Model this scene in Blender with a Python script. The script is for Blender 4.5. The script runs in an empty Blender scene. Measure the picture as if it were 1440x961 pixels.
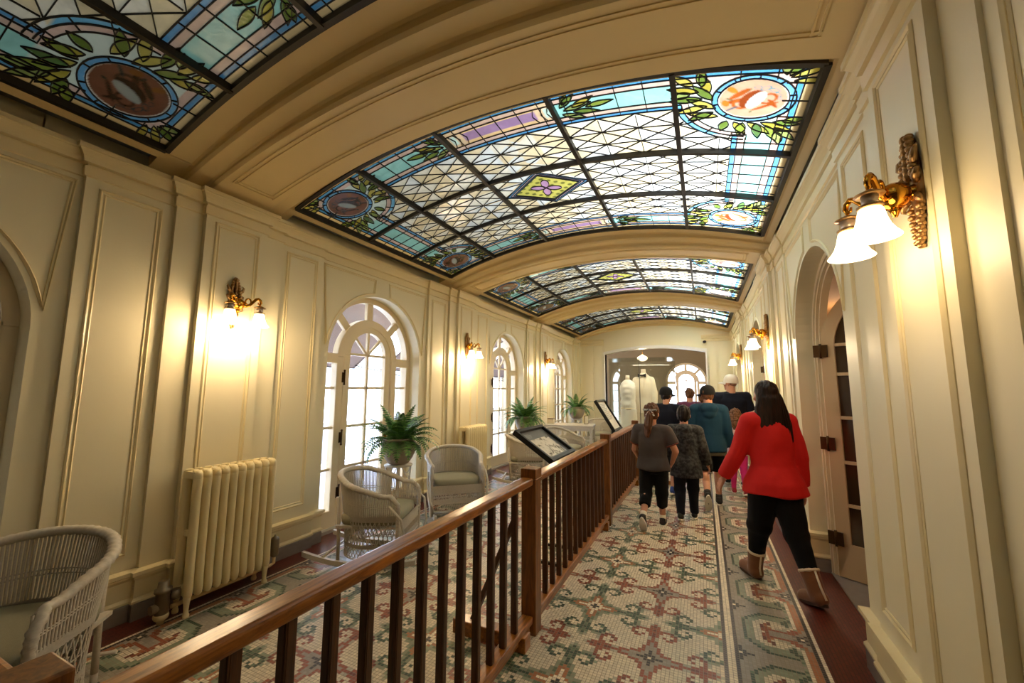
import bpy, bmesh, math, random
import numpy as np
from math import pi, sin, cos, radians, sqrt, atan2
from mathutils import Vector, Matrix, noise

SC = bpy.context.scene
COL = SC.collection
R = random.Random(7)

# ---------------------------------------------------------------- helpers
def lin(c):
    def f(v):
        v /= 255.0
        return v / 12.92 if v <= 0.04045 else ((v + 0.055) / 1.055) ** 2.4
    return (f(c[0]), f(c[1]), f(c[2]), 1.0)

class NT:
    """small wrapper for building node materials"""
    def __init__(s, name):
        s.m = bpy.data.materials.new(name)
        s.m.use_nodes = True
        s.t = s.m.node_tree
        s.t.nodes.clear()
        s.out = s.n('ShaderNodeOutputMaterial')
    def n(s, typ, **kw):
        nd = s.t.nodes.new(typ)
        for k, v in kw.items():
            if k in nd.inputs.keys():
                nd.inputs[k].default_value = v
            else:
                setattr(nd, k, v)
        return nd
    def l(s, a, b):
        s.t.links.new(a, b)

def mat(name, col, rough=0.5, metal=0.0, noise_amt=0.0, noise_scale=6.0, bump=0.0, bump_scale=60.0,
        spec=0.5, emit=None, emit_s=0.0, coat=0.0, stretch=(1, 1, 1), col2=None, sheen=0.0, detail=4.0, sss=0.0):
    t = NT(name)
    p = t.n('ShaderNodeBsdfPrincipled')
    p.inputs['Base Color'].default_value = lin(col)
    p.inputs['Roughness'].default_value = rough
    p.inputs['Metallic'].default_value = metal
    p.inputs['Specular IOR Level'].default_value = spec
    p.inputs['Coat Weight'].default_value = coat
    p.inputs['Sheen Weight'].default_value = sheen
    if sss:
        p.inputs['Subsurface Weight'].default_value = sss
        p.inputs['Subsurface Radius'].default_value = (0.02, 0.008, 0.004)
    if emit:
        p.inputs['Emission Color'].default_value = lin(emit)
        p.inputs['Emission Strength'].default_value = emit_s
    co = t.n('ShaderNodeTexCoord')
    mp = t.n('ShaderNodeMapping')
    mp.inputs['Scale'].default_value = stretch
    t.l(co.outputs['Object'], mp.inputs['Vector'])
    if noise_amt or col2:
        nz = t.n('ShaderNodeTexNoise')
        nz.inputs['Scale'].default_value = noise_scale
        nz.inputs['Detail'].default_value = detail
        t.l(mp.outputs['Vector'], nz.inputs['Vector'])
        mx = t.n('ShaderNodeMix', data_type='RGBA')
        a = lin(col)
        b = lin(col2) if col2 else tuple(max(0, v * (1 - noise_amt)) for v in a[:3]) + (1,)
        mx.inputs['A'].default_value = a
        mx.inputs['B'].default_value = b
        if col2:
            rp = t.n('ShaderNodeValToRGB')
            rp.color_ramp.elements[0].position = 0.4
            rp.color_ramp.elements[1].position = 0.62
            t.l(nz.outputs['Fac'], rp.inputs['Fac'])
            t.l(rp.outputs['Color'], mx.inputs['Factor'])
        else:
            t.l(nz.outputs['Fac'], mx.inputs['Factor'])
        t.l(mx.outputs['Result'], p.inputs['Base Color'])
    if bump:
        nb = t.n('ShaderNodeTexNoise')
        nb.inputs['Scale'].default_value = bump_scale
        nb.inputs['Detail'].default_value = 3
        t.l(mp.outputs['Vector'], nb.inputs['Vector'])
        bp = t.n('ShaderNodeBump')
        bp.inputs['Strength'].default_value = bump
        bp.inputs['Distance'].default_value = 0.004
        t.l(nb.outputs['Fac'], bp.inputs['Height'])
        t.l(bp.outputs['Normal'], p.inputs['Normal'])
    t.l(p.outputs['BSDF'], t.out.inputs['Surface'])
    return t.m

class MB:
    """collects shapes and links them as ONE mesh object"""
    def __init__(s):
        s.v = []; s.f = []; s.mi = []; s.sm = []
    def add(s, vs, fs, mi=0, smooth=False):
        b = len(s.v)
        s.v.extend([tuple(v) for v in vs])
        for f in fs:
            s.f.append(tuple(b + i for i in f)); s.mi.append(mi); s.sm.append(smooth)
        return s
    def box(s, c, d, rz=0.0, mi=0, M=None):
        x, y, z = d[0] / 2, d[1] / 2, d[2] / 2
        vs = [Vector((a, b, e)) for a in (-x, x) for b in (-y, y) for e in (-z, z)]
        if rz: M = Matrix.Rotation(rz, 3, 'Z')
        if M is not None: vs = [M @ v for v in vs]
        c = Vector(c)
        s.add([v + c for v in vs], [(0, 1, 3, 2), (4, 6, 7, 5), (0, 4, 5, 1), (2, 3, 7, 6), (0, 2, 6, 4), (1, 5, 7, 3)], mi)
        return s
    def b2(s, lo, hi, mi=0):
        return s.box([(a + b) / 2 for a, b in zip(lo, hi)], [b - a for a, b in zip(lo, hi)], mi=mi)
    def bar(s, a, b, w, h, mi=0, up=(0, 0, 1)):
        a = Vector(a); b = Vector(b); d = (b - a); L = d.length; d.normalize()
        u = Vector(up); r = d.cross(u)
        if r.length < 1e-4: r = d.cross(Vector((1, 0, 0)))
        r.normalize(); u = r.cross(d)
        M = Matrix((r, d, u)).transposed()
        return s.box((a + b) / 2, (w, L, h), M=M, mi=mi)
    def tube(s, pts, r, n=8, closed=False, mi=0, smooth=True, cap=True, flat=1.0, mod=None):
        P = [Vector(p) for p in pts]; m = len(P)
        rs = r if isinstance(r, (list, tuple)) else [r] * m
        ring = []
        t0 = (P[1] - P[0]).normalized()
        nrm = t0.orthogonal().normalized()
        if abs(t0.z) < 0.95:
            nrm = Vector((0, 0, 1)); nrm = (nrm - t0 * nrm.dot(t0)).normalized()
        vs = []
        for i in range(m):
            if closed: t = (P[(i + 1) % m] - P[i - 1])
            else: t = P[min(i + 1, m - 1)] - P[max(i - 1, 0)]
            if t.length < 1e-9: t = t0
            t.normalize()
            nrm = nrm - t * nrm.dot(t)
            if nrm.length < 1e-6: nrm = t.orthogonal()
            nrm.normalize(); b = t.cross(nrm)
            for k in range(n):
                a = 2 * pi * k / n
                rr = rs[i] * (mod(i, a) if mod else 1.0)
                vs.append(P[i] + nrm * (cos(a) * rr) + b * (sin(a) * rr * flat))
        fs = []
        q = m if closed else m - 1
        for i in range(q):
            j = (i + 1) % m
            for k in range(n):
                l = (k + 1) % n
                fs.append((i * n + k, i * n + l, j * n + l, j * n + k))
        s.add(vs, fs, mi, smooth)
        if cap and not closed:
            b = len(s.v) - len(vs)
            s.f.append(tuple(b + k for k in range(n))[::-1]); s.mi.append(mi); s.sm.append(False)
            s.f.append(tuple(b + (m - 1) * n + k for k in range(n))); s.mi.append(mi); s.sm.append(False)
        return s
    def lathe(s, prof, c=(0, 0, 0), n=24, mi=0, M=None, ribs=0, rib=0.0, smooth=True):
        vs = []; c = Vector(c)
        for (r, z) in prof:
            for k in range(n):
                a = 2 * pi * k / n
                rr = r * (1 + rib * cos(ribs * a)) if ribs else r
                v = Vector((rr * cos(a), rr * sin(a), z))
                if M is not None: v = M @ v
                vs.append(v + c)
        fs = []
        for i in range(len(prof) - 1):
            for k in range(n):
                l = (k + 1) % n
                fs.append((i * n + k, i * n + l, (i + 1) * n + l, (i + 1) * n + k))
        s.add(vs, fs, mi, smooth)
        b = len(s.v) - len(vs)
        if prof[0][0] > 1e-4:
            s.f.append(tuple(b + k for k in range(n))[::-1]); s.mi.append(mi); s.sm.append(False)
        if prof[-1][0] > 1e-4:
            s.f.append(tuple(b + (len(prof) - 1) * n + k for k in range(n))); s.mi.append(mi); s.sm.append(False)
        return s
    def ell(s, c, r, n=16, m=10, M=None, mi=0):
        c = Vector(c); vs = []; fs = []
        for i in range(m + 1):
            th = pi * i / m
            for k in range(n):
                a = 2 * pi * k / n
                v = Vector((r[0] * sin(th) * cos(a), r[1] * sin(th) * sin(a), r[2] * cos(th)))
                if M is not None: v = M @ v
                vs.append(v + c)
        for i in range(m):
            for k in range(n):
                l = (k + 1) % n
                fs.append((i * n + k, (i + 1) * n + k, (i + 1) * n + l, i * n + l))
        return s.add(vs, fs, mi, True)
    def cone(s, a, b, ra, rb, n=14, mi=0, sq=1.0, ax=None):
        """tapered capsule from a to b"""
        a = Vector(a); b = Vector(b); d = b - a; L = max(d.length, 1e-5); d = d / L
        x = Vector(ax) if ax is not None else d.orthogonal()
        x = (x - d * x.dot(d)).normalized(); y = d.cross(x)
        rows = []
        for i in range(5):
            th = pi / 2 * i / 4
            rows.append((-ra * cos(th), ra * sin(th)))
        for i in range(5):
            th = pi / 2 * i / 4
            rows.append((L + rb * sin(th), rb * cos(th)))
        vs = []; fs = []
        for (t, r) in rows:
            r = max(r, 1e-5)
            for k in range(n):
                an = 2 * pi * k / n
                vs.append(a + d * t + x * (r * cos(an)) + y * (r * sin(an) * sq))
        for i in range(len(rows) - 1):
            for k in range(n):
                l = (k + 1) % n
                fs.append((i * n + k, i * n + l, (i + 1) * n + l, (i + 1) * n + k))
        return s.add(vs, fs, mi, True)
    def loft(s, rings, n=24, mi=0, smooth=True, pw=2.0):
        """rings: (cx, cy, cz, rx, ry[, tilt]) horizontal superellipses, capped"""
        vs = []; fs = []
        for rg in rings:
            cx, cy, cz, rx, ry = rg[:5]
            tl = rg[5] if len(rg) > 5 else 0.0
            for k in range(n):
                a = 2 * pi * k / n
                ca, sa = cos(a), sin(a)
                x = rx * math.copysign(abs(ca) ** (2 / pw), ca); y = ry * math.copysign(abs(sa) ** (2 / pw), sa)
                vs.append((cx + x, cy + y, cz + tl * y))
        for i in range(len(rings) - 1):
            for k in range(n):
                l = (k + 1) % n
                fs.append((i * n + k, i * n + l, (i + 1) * n + l, (i + 1) * n + k))
        fs.append(tuple(range(n))[::-1]); fs.append(tuple((len(rings) - 1) * n + k for k in range(n)))
        return s.add(vs, fs, mi, smooth)
    def grid(s, rows, mi=0, smooth=True, closed=False):
        m = len(rows); n = len(rows[0]); vs = [p for r in rows for p in r]; fs = []
        for i in range(m - 1):
            for k in range(n if closed else n - 1):
                l = (k + 1) % n
                fs.append((i * n + k, i * n + l, (i + 1) * n + l, (i + 1) * n + k))
        return s.add(vs, fs, mi, smooth)
    def prism(s, poly, fn0, fn1, mi=0):
        """poly: 2D outline; fn0/fn1 map (a, b) to the two 3D faces"""
        n = len(poly)
        vs = [fn0(*p) for p in poly] + [fn1(*p) for p in poly]
        fs = [tuple(range(n))[::-1], tuple(range(n, 2 * n))]
        fs += [(i, (i + 1) % n, n + (i + 1) % n, n + i) for i in range(n)]
        return s.add(vs, fs, mi)
    def sweep(s, path, prof, mi=0, closed=False):
        """plan sweep: profile (off, z) carried along path (x, y); off is to the right of travel"""
        n = len(path); offs = []
        for i in range(n):
            def nr(a, b):
                dx, dy = b[0] - a[0], b[1] - a[1]; L = sqrt(dx * dx + dy * dy)
                return (dy / L, -dx / L)
            ns = []
            if i > 0 or closed: ns.append(nr(path[i - 1], path[i]))
            if i < n - 1 or closed: ns.append(nr(path[i], path[(i + 1) % n]))
            if len(ns) == 1: offs.append(ns[0])
            else:
                a, b = ns; dt = 1 + a[0] * b[0] + a[1] * b[1]
                offs.append(((a[0] + b[0]) / dt, (a[1] + b[1]) / dt))
        rows = [[(p[0] + o[0] * d, p[1] + o[1] * d, z) for p, o in zip(path, offs)] for (d, z) in prof]
        return s.grid(rows, mi, False, closed)
    def build(s, name, mats, parent=None, bevel=0.0, seg=2, loc=None, shade=None):
        me = bpy.data.meshes.new(name)
        me.from_pydata(s.v, [], s.f)
        if not isinstance(mats, (list, tuple)): mats = [mats]
        for m in mats: me.materials.append(m)
        if len(mats) > 1: me.polygons.foreach_set('material_index', s.mi)
        me.polygons.foreach_set('use_smooth', s.sm)
        me.update()
        return link(name, me, parent, bevel, seg, loc)

def link(name, me, parent=None, bevel=0.0, seg=2, loc=None):
    o = bpy.data.objects.new(name, me)
    COL.objects.link(o)
    if parent is not None: o.parent = parent
    if loc is not None: o.location = loc
    if bevel:
        b = o.modifiers.new('soft_edge', 'BEVEL'); b.width = bevel; b.segments = seg
        b.limit_method = 'ANGLE'; b.angle_limit = radians(40)
    return o

def remesh(mb, voxel, smooth=4, factor=0.5, wr=None):
    """fuses the overlapping closed shapes of mb into one continuous skin; returns mesh data"""
    me = bpy.data.meshes.new('tmp')
    me.from_pydata(mb.v, [], mb.f); me.update()
    o = bpy.data.objects.new('tmp', me); COL.objects.link(o)
    rm = o.modifiers.new('r', 'REMESH'); rm.mode = 'VOXEL'; rm.voxel_size = voxel; rm.use_smooth_shade = True
    if smooth:
        sm = o.modifiers.new('s', 'SMOOTH'); sm.factor = factor; sm.iterations = smooth
    dg = bpy.context.evaluated_depsgraph_get(); dg.update()
    ev = o.evaluated_get(dg)
    out = bpy.data.meshes.new_from_object(ev, preserve_all_data_layers=False, depsgraph=dg)
    bpy.data.objects.remove(o); bpy.data.meshes.remove(me)
    if wr:   # cloth folds / hair locks: displace along the normal
        amp, sx, sy, sz, seed = wr
        n = len(out.vertices)
        co = np.empty(n * 3, 'f'); out.vertices.foreach_get('co', co); co = co.reshape(-1, 3)
        no = np.empty(n * 3, 'f'); out.vertices.foreach_get('normal', no); no = no.reshape(-1, 3)
        d = np.array([noise.noise((c[0] * sx + seed, c[1] * sy, c[2] * sz)) for c in co], 'f')
        co += no * (d * amp)[:, None]
        out.vertices.foreach_set('co', co.ravel()); out.update()
    out.polygons.foreach_set('use_smooth', [True] * len(out.polygons))
    return out

def skin(mb, name, m, parent, voxel, smooth=4, wr=None, loc=None):
    me = remesh(mb, voxel, smooth, wr=wr); me.name = name
    me.materials.clear(); me.materials.append(m)
    return link(name, me, parent, loc=loc)

def tag(o, label=None, cat=None, group=None, kind=None):
    if label: o['label'] = label
    if cat: o['category'] = cat
    if group: o['group'] = group
    if kind: o['kind'] = kind
    return o

def empty(name, loc=(0, 0, 0), rz=0.0):
    o = bpy.data.objects.new(name, None)
    o.empty_display_size = 0.1
    COL.objects.link(o); o.location = loc; o.rotation_euler = (0, 0, rz)
    return o

def dup(root, loc=None, rz=None, label=None, group=None):
    """a copy of a thing with copies of its parts and sub-parts (shared mesh data)"""
    r = root.copy(); COL.objects.link(r)
    if loc is not None: r.location = loc
    if rz is not None: r.rotation_euler = (0, 0, rz)
    if label: r['label'] = label
    if group: r['group'] = group
    for ch in list(root.children):
        c = ch.copy(); COL.objects.link(c); c.parent = r
        for g in list(ch.children):
            d = g.copy(); COL.objects.link(d); d.parent = c
    return r

def facing_mix(t, base, top, power=4.0):
    """reflection factor of a thin pane: small face on, larger at a glancing angle, the same from either side"""
    lw = t.n('ShaderNodeLayerWeight'); lw.inputs['Blend'].default_value = .5
    pw = t.n('ShaderNodeMath', operation='POWER'); pw.inputs[1].default_value = power; t.l(lw.outputs['Facing'], pw.inputs[0])
    mr = t.n('ShaderNodeMapRange'); mr.inputs['To Min'].default_value = base; mr.inputs['To Max'].default_value = top; t.l(pw.outputs[0], mr.inputs['Value'])
    return mr

# ---------------------------------------------------------------- the hall's measures
XC = -1.42                 # centre line of the hall
YP, PER = 2.016, 3.744     # first visible pier, distance from pier to pier
Y0, Y1 = -1.6, 13.0        # hall from behind the photographer to the end wall
TOP = 3.42
DM, DI, DP = 0.254, 0.44, 0.94          # half widths of pilaster, its backing strip, the panelled field
SIDE = {-1: (2.165, 2.21, 2.245, 2.28), 1: (2.176, 2.212, 2.226, 2.24)}
ARCH = {-1: (0.79, 1.96), 1: (0.73, 2.0)}
DEP = {-1: 0.23, 1: 0.13}    # how far the window / door frames sit back in the wall   # half width and springing height of the wall arches
PIERS = [YP + k * PER for k in range(-1, 4)]
BAYS = [YP + (k + 0.5) * PER for k in range(-1, 3)]

# ---------------------------------------------------------------- materials of the room
M_wall = mat('wall_paint', (228, 218, 184), 0.42, noise_amt=0.05, noise_scale=1.5, bump=0.05, bump_scale=25, spec=0.4)
M_trim = mat('trim_paint', (228, 212, 166), 0.38, noise_amt=0.04, noise_scale=2.0, spec=0.45)
M_ceil = mat('ceiling_paint', (224, 202, 150), 0.5, noise_amt=0.05, noise_scale=1.2, spec=0.35)
M_frame = mat('window_paint', (226, 208, 172), 0.4, noise_amt=0.04)
M_marble = mat('grey_marble', (150, 142, 134), 0.3, noise_amt=0.35, noise_scale=9, stretch=(1, 1, 4))
M_brass = mat('brass', (190, 140, 58), 0.22, 1.0)
M_bronze = mat('aged_bronze', (120, 92, 62), 0.38, 1.0, noise_amt=0.4, noise_scale=40)
M_darkbrass = mat('dark_brass', (78, 56, 32), 0.4, 0.9)
M_black = mat('black_metal', (18, 17, 17), 0.4, 0.3)
M_taupe = mat('taupe_paint', (132, 116, 86), 0.6)
SHADE_E = 3.2
_t = NT('lobby_bowl_glass'); _e = _t.n('ShaderNodeEmission'); _e.inputs['Color'].default_value = (1, .78, .5, 1); _e.inputs['Strength'].default_value = 2.5
_t.l(_e.outputs[0], _t.out.inputs[0]); M_shade2 = _t.m
LAMP_W, SKY_E, EXPO = 6.0, 3.2, 1.72
# ================================================================ the room
def wall_path(side, y_from, y_to):
    """stepped plan of one wall between two bay centres (only the part around one pier)"""
    m, i, p, b = SIDE[side]; yk = (y_from + y_to) / 2
    pts = [(b, y_from), (b, yk - DP), (p, yk - DP), (p, yk - DI), (i, yk - DI), (i, yk - DM), (m, yk - DM),
           (m, yk + DM), (i, yk + DM), (i, yk + DI), (p, yk + DI), (p, yk + DP), (b, yk + DP), (b, y_to)]
    return [(XC + side * x, y) for x, y in pts]

def cut(path, ya, yb):
    """keep the part of a path with ya <= y <= yb"""
    out = []
    for a, b in zip(path[:-1], path[1:]):
        lo, hi = max(a[1], ya), min(b[1], yb)
        if hi < lo: continue
        if abs(b[1] - a[1]) < 1e-9:
            if ya <= a[1] <= yb:
                for p in (a, b):
                    if not out or out[-1] != p: out.append(p)
            continue
        for y in (lo, hi):
            t = (y - a[1]) / (b[1] - a[1]); p = (a[0] + (b[0] - a[0]) * t, y)
            if not out or (abs(out[-1][0] - p[0]) + abs(out[-1][1] - p[1])) > 1e-9: out.append(p)
    return out

def full_path(side):
    out = []
    for yk in PIERS:
        for p in wall_path(side, yk - PER / 2, yk + PER / 2):
            if not out or (abs(out[-1][0] - p[0]) + abs(out[-1][1] - p[1])) > 1e-9: out.append(p)
    return cut(out, Y0, Y1)

def run(path, side):
    return path if side < 0 else path[::-1]      # interior stays on the right of travel

NA = 32
TOPI = 3.205   # the wall face stops at the cornice; above it a dark trough runs along the vault
def arch_pts(yc, hw, zs, n=NA):
    return [(yc - hw * cos(pi * i / n), zs + hw * sin(pi * i / n)) for i in range(n + 1)]

def build_wall(side, name):
    hw, zs = ARCH[side]; b = SIDE[side][3]; X = XC + side * b
    mb = MB()
    segs = []
    lo = Y0
    for yc in BAYS:
        segs.append((lo, yc - hw)); lo = yc + hw
    segs.append((lo, Y1))
    fp = full_path(side)
    for a, c in segs:
        mb.sweep(run(cut(fp, a, c), side), [(0, 0), (0, TOPI), (-.12, TOPI)])
    dep = side * DEP[side]
    for yc in BAYS:
        ap = arch_pts(yc, hw, zs)
        mb.grid([[(X, y, z) for y, z in ap], [(X, y, TOPI) for y, z in ap], [(X + side * .12, y, TOPI) for y, z in ap]], smooth=False)
        jam = [(yc - hw, 0.0)] + ap + [(yc + hw, 0.0)]
        mb.grid([[(X, y, z) for y, z in jam], [(X + dep, y, z) for y, z in jam]], smooth=False)
    # outer skin so the wall has its thickness and no daylight leaks past it
    XO = XC + side * (b + (0.30 if side < 0 else 0.19))
    for a, c in segs: mb.b2((min(XO, XO + side * .05), a, 0), (max(XO, XO + side * .05), c, 3.47))
    for yc in BAYS:
        ap = arch_pts(yc, hw + .01, zs)
        mb.grid([[(XO, y, z) for y, z in ap], [(XO, y, 3.47) for y, z in ap]], smooth=False)
    o = mb.build(name, M_wall)
    return tag(o, kind='structure')
build_wall(-1, 'wall_left')
build_wall(1, 'wall_right')

# --- mouldings on the walls: panel frames, spandrels over the arches
def wall_trim(side, name):
    m, i, p, b = SIDE[side]; hw, zs = ARCH[side]
    mb = MB()
    def strip(pts, xw, w=0.016, t=0.009, closed=True):
        """thin raised moulding following (y, z) points on the plane xw"""
        n = len(pts)
        X0 = XC + side * (xw + 0.002); X1 = XC + side * (xw - t); X2 = XC + side * (xw - t * .35)
        rows = [[], [], [], [], []]
        for k in range(n):
            if closed: a, c = pts[k - 1], pts[(k + 1) % n]
            else: a, c = pts[max(k - 1, 0)], pts[min(k + 1, n - 1)]
            q = pts[k]
            def nn(u, v):
                d = (v[0] - u[0], v[1] - u[1]); L = sqrt(d[0] ** 2 + d[1] ** 2)
                return None if L < 1e-9 else (-d[1] / L, d[0] / L)
            n1, n2 = nn(a, q), nn(q, c)
            if n1 is None: n1 = n2
            if n2 is None: n2 = n1
            dt = 1 + n1[0] * n2[0] + n1[1] * n2[1]; dt = max(dt, .3)
            mx = ((n1[0] + n2[0]) / dt, (n1[1] + n2[1]) / dt)
            for r, (o_, x_) in zip(rows, ((0, X0), (0, X2), (w * .45, X1), (w, X2), (w, X0))):
                r.append((x_, q[0] + mx[0] * o_, q[1] + mx[1] * o_))
        mb.grid(rows, 0, False, closed)
    def rect(y0, y1, z0, z1, xw):
        for k, (d, t) in enumerate(((0, .010), (.028, .006))):
            strip([(y0 + d, z0 + d), (y1 - d, z0 + d), (y1 - d, z1 - d), (y0 + d, z1 - d)], xw, .02 if k == 0 else .012, t)
    for yk in PIERS:
        if yk + DM < Y1: rect(yk - .185, yk + .185, .44, 2.96, m)
        for s in (-1, 1):
            y0, y1 = sorted((yk + s * (DI + .07), yk + s * (DP - .07)))
            if y1 < Y1 - .05 and y0 > Y0: rect(y0, y1, .44, 2.94, p)
    for yc in BAYS:
        ra = hw + 0.05
        # spandrel frames either side of a plain keystone strip
        for s in (-1, 1):
            pts = []
            for k in range(13):
                a = radians(8 + 72 * k / 12)
                pts.append((yc + s * ra * cos(a), zs + ra * sin(a)))
            pts += [(yc + s * .13, 2.95), (yc + s * .89, 2.95)]
            for d, t in ((1.0, .012), (0.955, .008)):
                cy = sum(q[0] for q in pts) / len(pts); cz = sum(q[1] for q in pts) / len(pts)
                strip([(cy + (q[0] - cy) * d, cz + (q[1] - cz) * d) for q in (pts if s > 0 else pts[::-1])], b, .016, t)
    return tag(mb.build(name, M_trim), kind='structure')
wall_trim(-1, 'trim_1')
wall_trim(1, 'trim_2')

# --- cornice along both walls and a stub on the end wall
CORN = [(0, 2.995), (.014, 3.0), (.018, 3.064), (.002, 3.070), (.002, 3.084), (.028, 3.090), (.030, 3.104), (.034, 3.120), (.046, 3.140), (.058, 3.155),
        (.060, 3.162), (.070, 3.166), (.070, 3.196), (-.10, 3.205)]
for side, name in ((-1, 'trim_3'), (1, 'trim_4')):
    fp = full_path(side)
    m = SIDE[side][2]
    fp = [q for q in fp if q[1] < Y1 - .35] + [(XC + side * m, Y1 - .35), (XC + side * m, Y1 - .0), (XC + side * (m - .80), Y1 - .0)]
    if abs(fp[-4][0] - fp[-3][0]) > 1e-6: fp.insert(-3, (fp[-4][0], Y1 - .35))
    mb = MB().sweep(run(fp, side), CORN)
    x_e = XC + side * (m - .80)
    mb.add([(x_e, Y1 - d, z) for d, z in CORN], [tuple(range(len(CORN)))])
    tag(mb.build(name, M_trim), kind='structure')

# --- baseboards (grey marble plinth, painted band, cap), broken at the arches
BASE = [(.030, 0), (.030, .105), (.024, .112)]
BASE2 = [(.024, .112), (.036, .118), (.036, .132), (.022, .150), (.022, .262), (.030, .280), (.030, .292), (.046, .300), (.046, .325), (.0, .336)]
for side, name in ((-1, 'baseboard_left'), (1, 'baseboard_right')):
    hw = ARCH[side][0]; fp = full_path(side); mb = MB()
    X2 = XC + side * (SIDE[side][3] + DEP[side])
    lo = Y0
    runs = []
    for yc in BAYS:
        runs.append((lo, yc - hw)); lo = yc + hw
    runs.append((lo, Y1))
    for n_, (a, c) in enumerate(runs):
        q = cut(fp, a, c)
        if n_ > 0: q = [(X2, a)] + q
        if n_ < len(runs) - 1: q = q + [(X2, c)]
        mb.sweep(run(q, side), BASE, 1); mb.sweep(run(q, side), BASE2, 0)
    tag(mb.build(name, [M_trim, M_marble]), kind='structure')

# ---------------------------------------------------------------- ceiling: ribs between the skylights
def arcz(u, crown, rise, half=2.11):
    r = (half * half + rise * rise) / (2 * rise)
    return crown - r + sqrt(max(r * r - u * u, 0))
NU = 48
UU = [-2.32 + 4.64 * i / NU for i in range(NU + 1)]
SK_C, SK_R = 3.72, 0.372
LEV = ((DM, 3.545, .305), (.40, 3.615, .33), (.60, 3.70, .36))   # half width, crown, rise of the steps of a rib
mb = MB()
for yk in PIERS:
    prof = []
    for (h, c, r) in LEV: prof.append((h, c, r))
    (h0, c0, r0), (h1, c1, r1), (h2, c2, r2) = LEV
    steps = [(-h2, c2 + .08, r2), (-h2, c2, r2), (-h1 - .015, c2, r2), (-h1, c2 - .015, r2), (-h1, c1 + .02, r1), (-h1 + .02, c1, r1), (-h0 - .015, c1, r1), (-h0, c1 - .015, r1),
             (-h0, c0 + .02, r0), (-h0 + .02, c0, r0)]
    steps = steps + [(-d * (.515 / .60 if d == -h2 else 1), c, r) for d, c, r in steps[::-1]]
    steps = [(-q[0], q[1], q[2]) for q in steps[::-1]]
    steps = [(-q[0], q[1], q[2]) for q in steps[::-1]]
    if yk > Y1 - .5: steps = [q for q in steps if yk + q[0] <= Y1 + 1e-3] + [(Y1 - yk, c0, r0)]
    mb.grid([[(XC + u, yk + d, arcz(u, c, r)) for u in UU] for d, c, r in steps], smooth=False)
    # sunk panel line on the soffit
    for d, w in ((.165, .012), (.135, .008)):
        for s in (-1, 1):
            if yk + s * d > Y1 - .02: continue
            us = [-2.0 + 4.0 * i / 40 for i in range(41)]
            mb.grid([[(XC + u, yk + s * (d + o), arcz(u, c0, r0) - z) for u in us] for o, z in ((0, -.002), (0, .007), (w, .007), (w, -.002))], smooth=False)
            e = d - (.165 - d)
    for s in (-1, 1):
        for d in (1.99, 1.96):
            mb.box((XC + s * d, yk if yk < Y1 - .5 else yk - .1, arcz(d, c0, r0) - .003), (.01, .32 if yk < Y1 - .5 else .2, .01))
# long border strips beside the skylights
for s in (-1, 1):
    us = [s * (2.085 + .115 * i / 4) for i in range(5)]
    mb.grid([[(XC + u, Y0, arcz(u, 3.70, .36)) for u in us], [(XC + u, Y1, arcz(u, 3.70, .36)) for u in us]], smooth=False)
    mb.grid([[(XC + s * 2.20, y, arcz(2.20, 3.70, .36) + z) for y in (Y0, Y1)] for z in (0, .16)], smooth=False)
    mb.grid([[(XC + s * 2.085, y, arcz(2.085, 3.70, .36) + z) for y in (Y0, Y1)] for z in (0, .09)], smooth=False)
    mb.grid([[(XC + s * (2.12 + o), y, arcz(2.12, 3.70, .36) - z) for y in (Y0, Y1)] for o, z in ((0, 0), (0, .012), (.02, .012), (.02, 0))], smooth=False)
tag(mb.build('ceiling', M_ceil), kind='structure')

# ---------------------------------------------------------------- loft over the skylights (white, lit by its roof lights on the corridor side)
M_loft = mat('loft_grey', (150, 150, 146), 0.9)
mb = MB()
z0, z1 = 3.48, 5.6
xa, xb = XC - 2.45, XC + 3.2
mb.add([(xa, Y0, z0), (xb, Y0, z0), (xb, Y1 + .4, z0), (xa, Y1 + .4, z0), (xa, Y0, z1), (xb, Y0, z1), (xb, Y1 + .4, z1), (xa, Y1 + .4, z1)],
       [(0, 1, 5, 4), (2, 3, 7, 6), (3, 0, 4, 7), (1, 2, 6, 5), (4, 5, 6, 7)])
mb.b2((XC + 2.18, Y0 - .3, 3.46), (xb, Y1 + .4, 3.52))
mb.b2((XC - 2.75, Y0 - .3, 3.46), (XC - 2.18, Y1 + .4, 3.52))
tag(mb.build('roof', M_loft), kind='structure')

# ---------------------------------------------------------------- end wall with the wide flat arch, front wall behind the photographer
OX0, OX1 = -2.83, 0.10
def seg_arch(x0, x1, zs, rise, n=28):
    w = (x1 - x0) / 2; r = (w * w + rise * rise) / (2 * rise); c = (x0 + x1) / 2
    return [(c - w * cos(pi * 0) + 2 * w * i / n, zs + sqrt(max(r * r - (-w + 2 * w * i / n) ** 2, 0)) - (r - rise)) for i in range(n + 1)]
mb = MB()
ap = seg_arch(OX0, OX1, 2.70, .16)
XL, XR = XC - 2.66, XC + 2.66
mb.b2((XL, Y1, 0), (OX0, Y1 + .25, TOP)); mb.b2((OX1, Y1, 0), (XR, Y1 + .25, TOP))
for yy in (Y1, Y1 + .25):
    mb.grid([[(x, yy, z) for x, z in ap], [(x, yy, 3.75) for x, z in ap]], smooth=False)
for a, c in ((XL, OX0), (OX1, XR)):
    mb.b2((a, Y1, TOP), (c, Y1 + .25, 3.75))
mb.grid([[(x, Y1, z) for x, z in ap], [(x, Y1 + .25, z) for x, z in ap]], smooth=False)
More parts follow.
